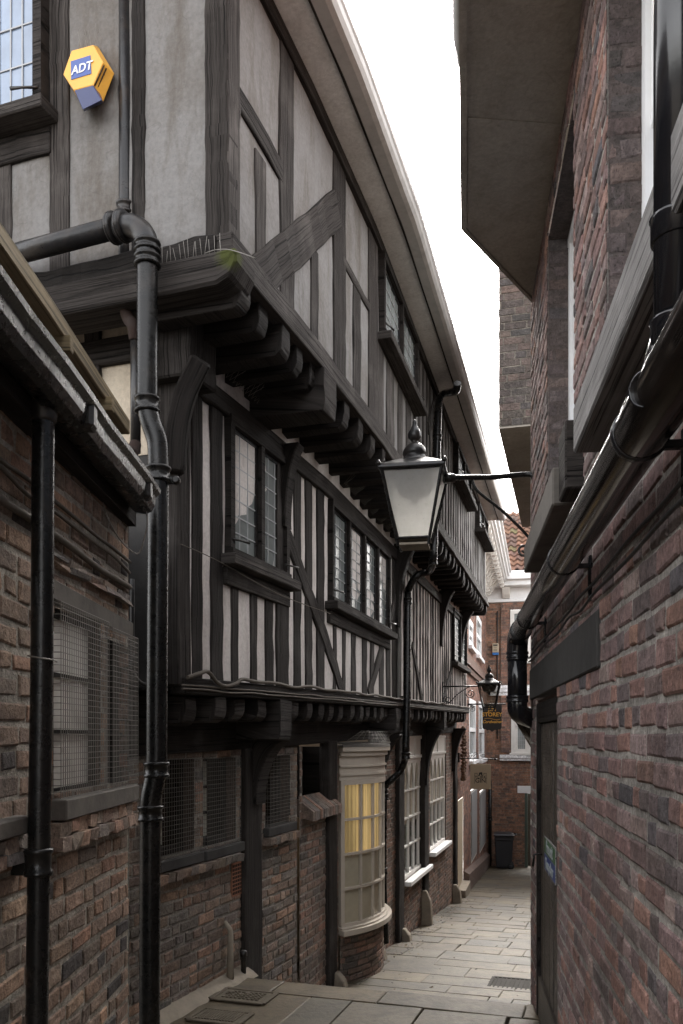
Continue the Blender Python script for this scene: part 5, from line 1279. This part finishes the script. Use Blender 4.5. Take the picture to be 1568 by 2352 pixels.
xd = hp(210,170,.128)-hp(164,184,.128); yd = ez_-xd.normalized()*ez_.dot(xd.normalized()); text(al, 'badge_lettering', 'ADT', .068, hp(187,157,.1295), xd, yd, 'badge_white', 'CENTER', .15)
m = MB()
for i in range(4): m.tube([hp(239+i*5,150+i*7,.1175-.02*i), hp(217+i*5,197+i*8,.1175-.02*i)], .004, 5)
m.build('sounder_slot', 'rust', al)
m = MB()
for i in range(9):
    b_ = hp(182+i*6, 112-abs(i-4), .05+.02*(i%2)); m.tube([b_-ez_*.02, b_+ez_*R.uniform(.08,.15)+ex*R.uniform(-.04,.01)], .0012, 4)
m.build('bird_spikes', 'wire', al)
q, z = CW.sz(1138, 1491, 0); cen2 = CW.at(q, z, 0); cxx = CW.dirn(q); cnn = CW.nor(q); k2 = cen2.y/F
ab = thing('alarm_box', 'small white alarm box with a blue lens on the end house brickwork', 'alarm box', cen2)
m = MB(); m.box(cen2+cnn*.06+ez_*.03, cxx*.098, cnn*.06, ez_*.145); m.build('housing', 'sign_cream', ab, .012)
m = MB(); m.box(cen2+cnn*.055-ez_*.155, cxx*.098, cnn*.055, ez_*.038); m.build('lens', 'blue_bright', ab, .01)
m = MB()
for i, (z_, w_) in enumerate(((.125,.07),(.095,.07),(.03,.05),(-.02,.055),(-.055,.055))): m.box(cen2+cnn*.1215+ez_*z_, cxx*w_, cnn*.001, ez_*(.012 if i < 2 else .006))
m.build('printed_panel', 'ink', ab)

# ------------------------------------------------------------------ hanging signs
def sign_frame(w, px, l0, l1, py0, py1, o=.0):
    q = w.hit(px, o); b = w.at(q, 0, o); n_ = w.nor(q); tz = b.y
    zt, zb_ = (H-py0)/F*(tz-.15), (H-py1)/F*(tz-.15); return b, n_, w.dirn(q), zt, zb_
def lpx(b, n_, px): u = (px-CX)/F; return (u*b.y-b.x)/(n_.x-u*n_.y)
b, n_, d_, zt, zb_ = sign_frame(BW, 1051, 0, 0, 1755, 1813)
x0, x1 = lpx(b,n_,1080), lpx(b,n_,1127); x2 = lpx(b,n_,1146)
sg = thing('hanging_sign', 'cream hanging sign with a dark castle outline reading YORK GIN', 'sign', b+n_*x0+Vector((0,0,zb_)), 'signs hung over the alley')
def at_(x, z, o=0): return Vector((b.x,b.y,0))+n_*x+Vector((0,0,z))+d_*o
m = MB(); m.hexa([at_(x0,zb_,-.012), at_(x0,zb_,.012), at_(x0,zt,.012), at_(x0,zt,-.012), at_(x1,zb_,-.012), at_(x1,zb_,.012), at_(x1,zt,.012), at_(x1,zt,-.012)]); m.build('board', 'sign_cream', sg, .003)
zarm = zt+.10
m = MB(); m.tube([at_(.0,zarm+.02), at_(x2-.06,zarm)], .010, 8); m.tube([at_(x2-.09,zarm), at_(x2,zarm)], [.028,.001], 8); m.box(at_(.02,zarm+.03), n_*.02, d_*.03, (0,0,.10)); m.build('bracket_arm', 'iron', sg)
for xx, rr, a_ in ((.22,.07,0),(.36,.06,2),(.52,.05,4)): m = MB(); m.tube(spiral(at_(xx,zarm+.075), n_, (0,0,1), rr, 1.6, 30, a_-1.6), .006, 6); m.build('scroll', 'iron', sg)
for xx in (x0+.06, x1-.06): m = MB(); m.tube([at_(xx,zarm), at_(xx,zt)], .005, 6); m.build('hanger', 'iron', sg)
wd = x1-x0; hh = zt-zb_; cx_ = (x0+x1)/2; cz_ = zb_+hh*.46
text(sg, 'lettering', 'YORK', wd*.215, at_(cx_,cz_+hh*.02,-.0135), n_, ez_, 'ink'); text(sg, 'lettering', 'GIN', wd*.30, at_(cx_,cz_-hh*.125,-.0135), n_, ez_, 'ink')
m = MB()
def ln(pts, wdt=.007):
    for (xa, za_), (xb, zb2) in zip(pts, pts[1:]):
        A = at_(cx_+xa*wd, cz_+za_*hh, -.0125); Bq = at_(cx_+xb*wd, cz_+zb2*hh, -.0125); dd2 = (Bq-A).normalized(); pp = dd2.cross(d_)*wdt/2
        m.hexa([A-pp-d_*.001, A+pp-d_*.001, A+pp+d_*.001, A-pp+d_*.001, Bq-pp-d_*.001, Bq+pp-d_*.001, Bq+pp+d_*.001, Bq-pp+d_*.001])
ln([(-.32,-.22),(-.28,-.22)]); ln([(-.30,-.22),(-.29,.18),(-.24,.18),(-.24,.14),(-.20,.14),(-.20,.18),(-.15,.18),(-.15,.12),(-.11,.09),(-.07,.09)]); ln([(.32,-.22),(.28,-.22)]); ln([(.30,-.22),(.29,.18),(.24,.18),(.24,.14),(.20,.14),(.20,.18),(.15,.18),(.15,.12),(.11,.09),(.07,.09)])
ln([(-.06,.10),(-.03,.20),(0,.14),(.05,.21),(.06,.10)], .03); m.build('castle_outline', 'ink', sg)
b, n_, d_, zt, zb_ = sign_frame(BW, 1074, 0, 0, 1619, 1678)
x0, x1 = lpx(b,n_,1108), lpx(b,n_,1152)
sg = thing('hanging_sign', 'black shaped hanging sign with gold letters J.H STOREY Cordwainer under the far lantern', 'sign', b+n_*x0+Vector((0,0,zb_)), 'signs hung over the alley')
wd = x1-x0; hh = zt-zb_; m = MB(); out = [(0,1),(1,1),(1,.12),(.93,.04),(.85,.06),(.76,.0),(.66,.03),(.58,.0),(.5,-.06),(.42,.0),(.34,.03),(.24,.0),(.15,.06),(.07,.04),(0,.12)]
m.prism([at_(x0+u*wd, zb_+v*hh, -.015) for u, v in out], d_*.03); m.build('board', 'sign_black', sg, .003)
m = MB(); m.tube([at_(0,zt+.02), at_(x1+.09,zt+.02)], .016, 8); m.box(at_(.01,zt), n_*.01, d_*.03, (0,0,.12)); m.build('bracket_arm', 'iron', sg)
m = MB(); m.tube(spiral(at_(.12,zt-.09), n_, (0,0,1), .08, 1.5, 30, 1.5), .008, 6); m.build('scroll', 'iron', sg)
cx_ = (x0+x1)/2; text(sg, 'lettering', 'J.H', hh*.26, at_(cx_,zb_+hh*.84,-.018), n_, ez_, 'gold'); text(sg, 'lettering', 'STOREY', wd*.29, at_(cx_,zb_+hh*.62,-.018), n_, ez_, 'gold'); text(sg, 'lettering', 'Cordwainer', wd*.21, at_(cx_,zb_+hh*.34,-.018), n_, ez_, 'gold', 'CENTER', .35)
m = MB(); m.tube([at_(x0+.08*wd+wd*.84*i/12, zb_+hh*(.45+.03*math.sin(i*.5)), -.017) for i in range(13)], .004, 5); m.build('flourish', 'gold', sg)
# sign on the plank door
a, bq, zA, zB = RW.hit(1276,-.02), RW.hit(1251,-.02), RW.zpx(1264,2016,-.02), RW.zpx(1264,1934,-.02)
cq = (a+bq)/2; dv = RW.dirn(cq); nv = RW.nor(cq); hgt = (zB-zA)
ds = thing('door_sign', 'small green and blue fire exit sign on the black plank door', 'sign', RW.at(cq,zA,-.03))
m = MB(); slab(m, RW, a, bq, zA, zB, -.024, -.018, 9); m.build('backing', 'sillwood', ds)
m = MB(); slab(m, RW, a+.01, bq-.01, zA+hgt*.52, zB-.01, -.019, -.0165, 9); m.build('green_panel', 'sign_green', ds)
m = MB(); slab(m, RW, a+.01, bq-.01, zA+.01, zA+hgt*.50, -.019, -.0165, 9); m.build('blue_panel', 'sign_blue', ds)
text(ds, 'lettering', 'Fire exit', .105, RW.at(cq, zA+hgt*.74, -.0152), -dv, ez_, 'sign_text'); text(ds, 'lettering', 'Keep clear', .095, RW.at(cq, zA+hgt*.25, -.0152), -dv, ez_, 'sign_text')

# ------------------------------------------------------------------ wheelie bin
bc = P(1157,1990,26.1); zb0 = gxy(bc.x, bc.y)
bn = thing('wheelie_bin', 'dark charcoal wheelie bin standing against the end house wall', 'wheelie bin', (bc.x, bc.y, zb0))
k_ = 26.1/F; bx = Vector((.985,-.17,0)); by = Vector((.17,.985,0)); O = Vector((bc.x, bc.y, zb0+.005))
def bp(x, y, z): return O+bx*x+by*y+Vector((0,0,z))
bt = (H-1915)/F*26.1-zb0
m = MB(); prof = [(.22,.25,.03),(.235,.27,.10),(.27,.31,bt-.20),(.285,.33,bt-.16),(.285,.33,bt-.05)]
m.rings([[bp(-w,-d,z), bp(w,-d,z), bp(w,d,z), bp(-w,d,z)] for w,d,z in prof]); m.build('body', 'bin', bn, .02)
m = MB(); m.rings([[bp(-w,-d,z), bp(w,-d,z), bp(w,d,z), bp(-w,d,z)] for w,d,z in ((.30,.36,bt-.055),(.31,.37,bt-.03),(.30,.36,bt),(.22,.27,bt+.035))]); m.build('lid', 'bin', bn, .015)
m = MB(); m.tube([bp(.30,-.05,bt-.02), bp(.38,-.03,bt-.03), bp(.38,.25,bt-.03), bp(.30,.27,bt-.02)], .016, 8); m.build('handle', 'bin', bn)
for yy in (-.25, .22):
    m = MB(); m.lathe(bp(.20,yy-.03,.10), [(.001,0),(.05,.002),(.055,.0),(.10,.004),(.105,.02),(.10,.055),(.05,.06),(.001,.06)], 18, by); w_ = m.build('wheel', 'rubber', bn)
    m = MB(); m.lathe(bp(.20,yy-.037,.10), [(.001,0),(.045,.001),(.05,.008)], 14, by); m.build('hub', 'bin', w_)

# ------------------------------------------------------------------ corner downpipe of the far houses
cp_ = BW.at(BW.L-.18, 0, .12)
fd_ = thing('corner_downpipe', 'slim black downpipe in the corner between the brick house and the end house', 'drainpipe', (cp_.x, cp_.y, -4.1))
m = MB(); m.tube([Vector((cp_.x,cp_.y,z)) for z in (-1.4,-4.15)], .055, 10); m.build('pipe', 'iron', fd_)
m = MB(); collar(m, (cp_.x,cp_.y,-2.6), (0,0,1), .056, .12, .02); m.build('collar', 'iron', fd_)
for z0, z1 in ((-.2, 3.9),):
    pp = CW.at(CW.hit(1142), 0, .03); m = MB(); m.tube([Vector((pp.x,pp.y,z)) for z in (3.95,2.6,1.2,-.1)], .018, 6); tag(m.build('wall_cable', 'cable_black'), 'dark cable dropping down the end house front beside the white alarm box', 'cable')

# ------------------------------------------------------------------ cables and wires
def cablerun(name, label, pts, r, mat, n=4, group=None):
    m = MB(); m.tube(ipath(pts, n), r, 6); return tag(m.build(name, mat), label, 'cable', group)
def along_wall(w, q0, q1, zf, o, step=.3, wob=.012, seed=0):
    n = max(3, int(abs(q1-q0)/step)); return [w.at(q0+(q1-q0)*k/n, zf(q0+(q1-q0)*k/n)+wob*noise.noise(Vector((k*.8+seed, seed, 1))), o+.006*noise.noise(Vector((k*.9, seed, 7)))) for k in range(n+1)]
cablerun('cable', 'thick dusty brown cable sagging along the top of the lower jetty beam', [F1.at(.0,Z1(0)+.10,.075), F1.at(.14,Z1(0)+.135,.08), F1.at(.24,Z1(0)+.15,.08), F1.at(.36,Z1(0)+.09,.08), F1.at(.48,Z1(0)+.075,.08), F1.at(.62,Z1(0)+.10,.08), F1.at(.72,Z1(0)+.135,.075)]+along_wall(F1, .95, L1, lambda q: Z1(q)+.115, .072, .35, .03, 3), .013, 'cable', 4, 'cables along the lower jetty')
for k, lab in enumerate(('upper of two thin cables strung along the lower jetty beam', 'lower of two thin cables strung along the lower jetty beam')):
    cablerun('cable', lab, along_wall(F1, -.05, L1, lambda q, k=k: Z1(q)+.052-.022*k, .068, .3, .014, 11+k), .007, 'cable', 3, 'cables along the lower jetty')
for k, (z, o, lab) in enumerate(((.86,.03,'topmost dark cable clipped along the right wall above the big pipe'),(.83,.025,'middle dark cable clipped along the right wall above the big pipe'),(.80,.035,'lowest dark cable clipped along the right wall above the big pipe'))):
    cablerun('cable', lab, along_wall(RW, rs(1.2), rs(6.0), lambda q, z=z: z, o, .35, .03, 20+k), .010, 'cable_black', 4, 'cables along the right wall')
for k, (za_, zb_, lab) in enumerate(((.60,.55,'thin dusty cable crossing the right wall just below the big pipe'),(.535,.52,'thin dusty cable low on the right wall above the dark lintel'))):
    cablerun('cable', lab, along_wall(RW, rs(1.0), rs(6.0), lambda q, a=za_, b=zb_: a+(b-a)*q/RW.L, .022, .35, .02, 30+k), .006, 'cable_black', 4, 'cables along the right wall')
for k, (z, lab) in enumerate(((.93,'upper dusty cable on the outbuilding wall under the gutter'),(.89,'middle dusty cable on the outbuilding wall under the gutter'),(.80,'lower dusty conduit on the outbuilding wall under the gutter'))):
    cablerun('cable', lab, along_wall(OB, 1.5, OB.L-.05, lambda q, z=z: z-.06*(q-1.5)/3, .02, .25, .03, 40+k), (.008,.008,.014)[k], 'cable', 4, 'cables under the outbuilding gutter')
cablerun('loose_wire', 'thin pale wire hanging in a loop from the outbuilding gutter', [P(330,1090,4.1), P(322,1130,4.1), P(338,1190,4.1), P(330,1240,4.1), P(314,1272,4.1), P(272,1235,3.9), P(240,1170,3.85), P(234,1120,3.8), P(222,1085,3.75)], .0035, 'wire')
cablerun('loose_wire', 'white wire sticking out from the moss covered beam end over the alley', [P(470,582,4.5), P(495,574,4.4), P(530,574,4.3), P(585,592,4.2)], .0022, 'wire')
cablerun('dark_conduit', 'dark bent conduit dropping into the gap behind the soil pipe', [P(304,1330,4.7), P(304,1500,4.7), P(306,1545,4.7), P(322,1568,4.75), P(345,1575,4.8)], .012, 'cable_black')
cablerun('facade_wire', 'thin sagging wire across the first floor of the timber house below the windows', [fpt(415,1250,F1,.05), fpt(500,1288,F1,.06), fpt(640,1365,F1,.1), fpt(760,1410,F1,.06)], .003, 'cable')
# spikes and crossed wires above the first floor windows
for (pa, pb, lab) in ((525,660,'crossed wire bird spikes over the nearer first floor window'),(800,905,'crossed wire bird spikes over the farther first floor window')):
    m = MB(); qa, qb = F1.hit(pa,.1), F1.hit(pb,.1); n = int((qb-qa)/.045)
    for k in range(n):
        q = qa+(qb-qa)*k/n
        for s_ in (-1, 1): m.tube([F1.at(q,2.36,.055), F1.at(q+s_*.06,2.44,.16)], .0014, 4)
    tag(m.build('bird_spikes', 'wire'), lab, 'bird spikes', 'bird spikes on the timber house')
m = MB()
for k in range(16):
    q = -.02+.42*(k+R.random()*.8)/16; b_ = E2.at(q, Z2+.0, .06); m.tube([b_, b_+Vector((R.uniform(-.02,.02), -.01, R.uniform(.07,.12)))], .0014, 4)
tag(m.build('bird_spikes', 'wire'), 'short upright bird spikes on the mossy beam at the house corner', 'bird spikes', 'bird spikes on the timber house')
m = MB()
for i in range(420):
    far = R.random()
    if far < .75: q = R.uniform(G.hit(862), G.L+.5); o = .06+abs(R.gauss(0,.22)); p = G.at(q, 0, o)
    else: p = alley(R.uniform(-3.0,-.7), R.uniform(6.9,16))
    z = gxy(p.x, p.y)+.006; a_ = R.uniform(0,6.28); r_ = R.uniform(.006,.022); u_ = Vector((math.cos(a_),math.sin(a_),R.uniform(-.1,.3)))*r_; v_ = Vector((-math.sin(a_),math.cos(a_),R.uniform(-.1,.3)))*r_*.6; c_ = Vector((p.x,p.y,z)); cc_ = R.choice([(.05,.035,.02),(.09,.06,.03),(.13,.10,.06),(.03,.025,.02)])
    m.quad(c_-u_-v_, c_+u_-v_, c_+u_+v_, c_-u_+v_, cc_)
lt = m.build('leaf_litter', 'pantile'); lt['kind'] = 'stuff'; lt['label'] = 'small dry leaves and crumbs of dirt along the foot of the left wall'
# ------------------------------------------------------------------ small fittings
nq = (op['niche'][0]+op['niche'][1])/2-.13; fc = G.at(nq, (op['niche'][2]+op['niche'][3])/2+.09, -.32)
vf = thing('round_vent', 'round dark bulkhead cover in the recess beside the bow window', 'vent', fc)
m = MB(); nv = G.nor(nq); m.lathe(fc, [(.15,0),(.165,.03),(.16,.06),(.13,.07)], 24, nv); m.build('rim', 'iron_worn', vf)
m = MB(); m.lathe(fc+nv*.06, [(.128,0),(.12,.02),(.08,.04),(.001,.05)], 24, nv); m.build('cover', 'concrete', vf)
q, z = G.sz(543, 2018); m = MB(); slab(m, G, q-.095, q+.095, z-.13, z+.13, -.02, .008, 9); av = m.build('air_brick', 'terracotta'); tag(av, 'terracotta air brick with small square holes low on the dark brick wall', 'air brick')
m = MB()
for i in range(6):
    for j in range(8): x = q-.075+i*.03; y = z-.105+j*.03; slab(m, G, x-.010, x+.010, y-.010, y+.010, .006, .0095, 9)
m.build('vent_hole', 'room', av)
# guard stones and pipe stubs along the foot of the wall
for px, hgt, wd_, lab in ((797-17,.16,.12,'small stone block at the foot of the post left of the bow window'),(872,.20,.13,'stone block beside the foot of the thin downpipe'),(932,.17,.14,'worn stone block under the post at the nearer shop window'),(981,.55,.11,'tall tapered guard stone between the two shop windows'),(1050,.36,.14,'pale guard stone beside the cream door')):
    q = G.hit(px,.1); p = G.at(q, 0, .1); z = gxy(p.x, p.y); d = G.dirn(q); n_ = G.nor(q); b_ = Vector((p.x,p.y,z-.05)); m = MB()
    m.rings([[b_-d*wd_*.6-n_*.09, b_+d*wd_*.6-n_*.09, b_+d*wd_*.6+n_*.09, b_-d*wd_*.6+n_*.09], [b_-d*wd_*.55-n_*.09+ez_*hgt*.8, b_+d*wd_*.55-n_*.09+ez_*hgt*.8, b_+d*wd_*.55+n_*.06+ez_*hgt*.8, b_-d*wd_*.55+n_*.06+ez_*hgt*.8], [b_-d*wd_*.4-n_*.09+ez_*(hgt+.05), b_+d*wd_*.4-n_*.09+ez_*(hgt+.05), b_+d*wd_*.4-n_*.01+ez_*(hgt+.05), b_-d*wd_*.4-n_*.01+ez_*(hgt+.05)]])
    tag(m.build('guard_stone', 'stone', None, .012), lab, 'guard stone', 'stones at the foot of the left wall')
q = G.hit(515); p = G.at(q, -1.87, .05); m = MB(); m.tube([p, p+ez_*.22, p+ez_*.40, p+ez_*.46-G.nor(q)*.05], [.03,.024,.022,.018], 8); tag(m.build('pipe_stub', 'stone'), 'bent iron pipe stub rising at the foot of the dark brick wall', 'pipe stub')
q = G.hit(543); p = G.at(q, -1.87, .06); m = MB(); m.lathe(p, [(.022,0),(.022,.15),(.028,.155),(.028,.19),(.015,.20)], 10); tag(m.build('pipe_stub', 'iron_worn'), 'short capped pipe stub beside the timber post near the step', 'pipe stub')
# drain covers on the landing and the far grating
def cover(c, w_, d_, lab, mat, studs, cat='drain cover'):
    c = Vector(c); t = thing('drain_cover', lab, cat, c, 'iron covers in the paving'); X = Vector((AX.x,AX.y,0)); Y = Vector((AD.x,AD.y,0)); m = MB()
    for a_, b_, e, f in ((-1,0,.02,d_),(1,0,.02,d_),(0,-1,w_,.02),(0,1,w_,.02)): m.box(c+X*a_*w_+Y*b_*d_+ez_*.004, X*e, Y*f, ez_*.006)
    m.build('frame', mat, t, .003)
    m = MB(); m.box(c+ez_*.001, X*(w_-.025), Y*(d_-.025), ez_*.004)
    if studs == 'stud':
        for i in range(9):
            for j in range(5):
                if R.random() < .85: m.lathe(c+X*(-w_+.07+i*(2*w_-.14)/8)+Y*(-d_+.06+j*(2*d_-.12)/4)+ez_*.004, [(.016,0),(.012,.008),(.001,.009)], 6)
    else:
        for i in range(13): m.box(c+X*(-w_+.05+i*(2*w_-.1)/12)+ez_*.006, X*.008, Y*(d_-.03), ez_*.005)
    m.build('plate', mat, t); return t
def gpt(px, py, z): t = z*F/(H-py); return Vector(((px-CX)/F*t, t, z))
cover(gpt(560,2288,-1.862), .20, .13, 'rusty studded iron cover on the landing near the wall', 'cover', 'stud')
cover(gpt(505,2335,-1.862), .18, .12, 'worn slotted drain grating sunk in the landing corner', 'cover', 'slot')
c = alley(-.98, 9.3); cover(Vector((c.x,c.y,gz(9.3)+.004)), .34, .24, 'pale worn iron grating in the paving beside the right wall', 'grate', 'slot')
# dried garland on the brick house
q = BW.hit(1062,.06); p = BW.at(q, 0, .08); za_, zb_ = (H-1672)/F*p.y, (H-1790)/F*p.y; d = BW.dirn(q); m = MB()
for i in range(46):
    a_ = 2*math.pi*i/46; c = p+d*(.20*math.sin(a_))*(1-.25*math.cos(a_))+Vector((0,0,(za_+zb_)/2+(za_-zb_)/2*math.cos(a_))); m.lathe(c-ez_*.035, [(.005,0),(.045,.02),(.05,.045),(.01,.08)], 7, (R.uniform(-.5,.5),R.uniform(-.5,.5),1))
tag(m.build('dried_garland', 'dried'), 'long brown looped garland hanging on the brick house by the cream sign', 'garland')

# ------------------------------------------------------------------ camera, sky, sun
cam = bpy.data.cameras.new('camera'); co = bpy.data.objects.new('camera', cam); COL.objects.link(co)
co.location = (0,0,0); co.rotation_euler = (math.radians(90), 0, 0)
cam.sensor_fit = 'VERTICAL'; cam.sensor_height = 36; cam.lens = F/2352*36
cam.shift_y = (H-1176)/2352; cam.clip_start = .02; cam.clip_end = 1500
S.camera = co
w = bpy.data.worlds.new('World'); S.world = w; w.use_nodes = True
n = w.node_tree.nodes; l = w.node_tree.links; bg = n['Background']
sky = n.new('ShaderNodeTexSky'); sky.sky_type = 'NISHITA'; sky.sun_disc = False
SE, SR = math.radians(42), math.radians(14)
sky.sun_elevation = SE; sky.sun_rotation = SR; sky.air_density = 1.0; sky.dust_density = 4.0; sky.ozone_density = .6
hs = n.new('ShaderNodeHueSaturation'); hs.inputs['Saturation'].default_value = .16
l.new(sky.outputs[0], hs.inputs['Color']); wm = n.new('ShaderNodeMix'); wm.data_type = 'RGBA'; wm.blend_type = 'MULTIPLY'; wm.inputs[0].default_value = 1; wm.inputs[7].default_value = (1.015, .99, .965, 1)
l.new(hs.outputs[0], wm.inputs[6]); l.new(wm.outputs[2], bg.inputs[0]); bg.inputs[1].default_value = .15
sun = bpy.data.lights.new('sun', 'SUN'); sun.energy = .8; sun.angle = math.radians(25); sun.color = (1,.96,.9)
so = bpy.data.objects.new('sun', sun); COL.objects.link(so)
sd = Vector((math.sin(SR)*math.cos(SE), math.cos(SR)*math.cos(SE), math.sin(SE)))
so.rotation_euler = (-sd).to_track_quat('-Z', 'Y').to_euler()
S.view_settings.view_transform = 'Standard'; S.view_settings.look = 'None'; S.view_settings.exposure = 3.0; S.view_settings.gamma = 1
S.cycles.use_denoising = True; S.cycles.max_bounces = 8; S.cycles.transparent_max_bounces = 12
S.cycles.sample_clamp_indirect = 6
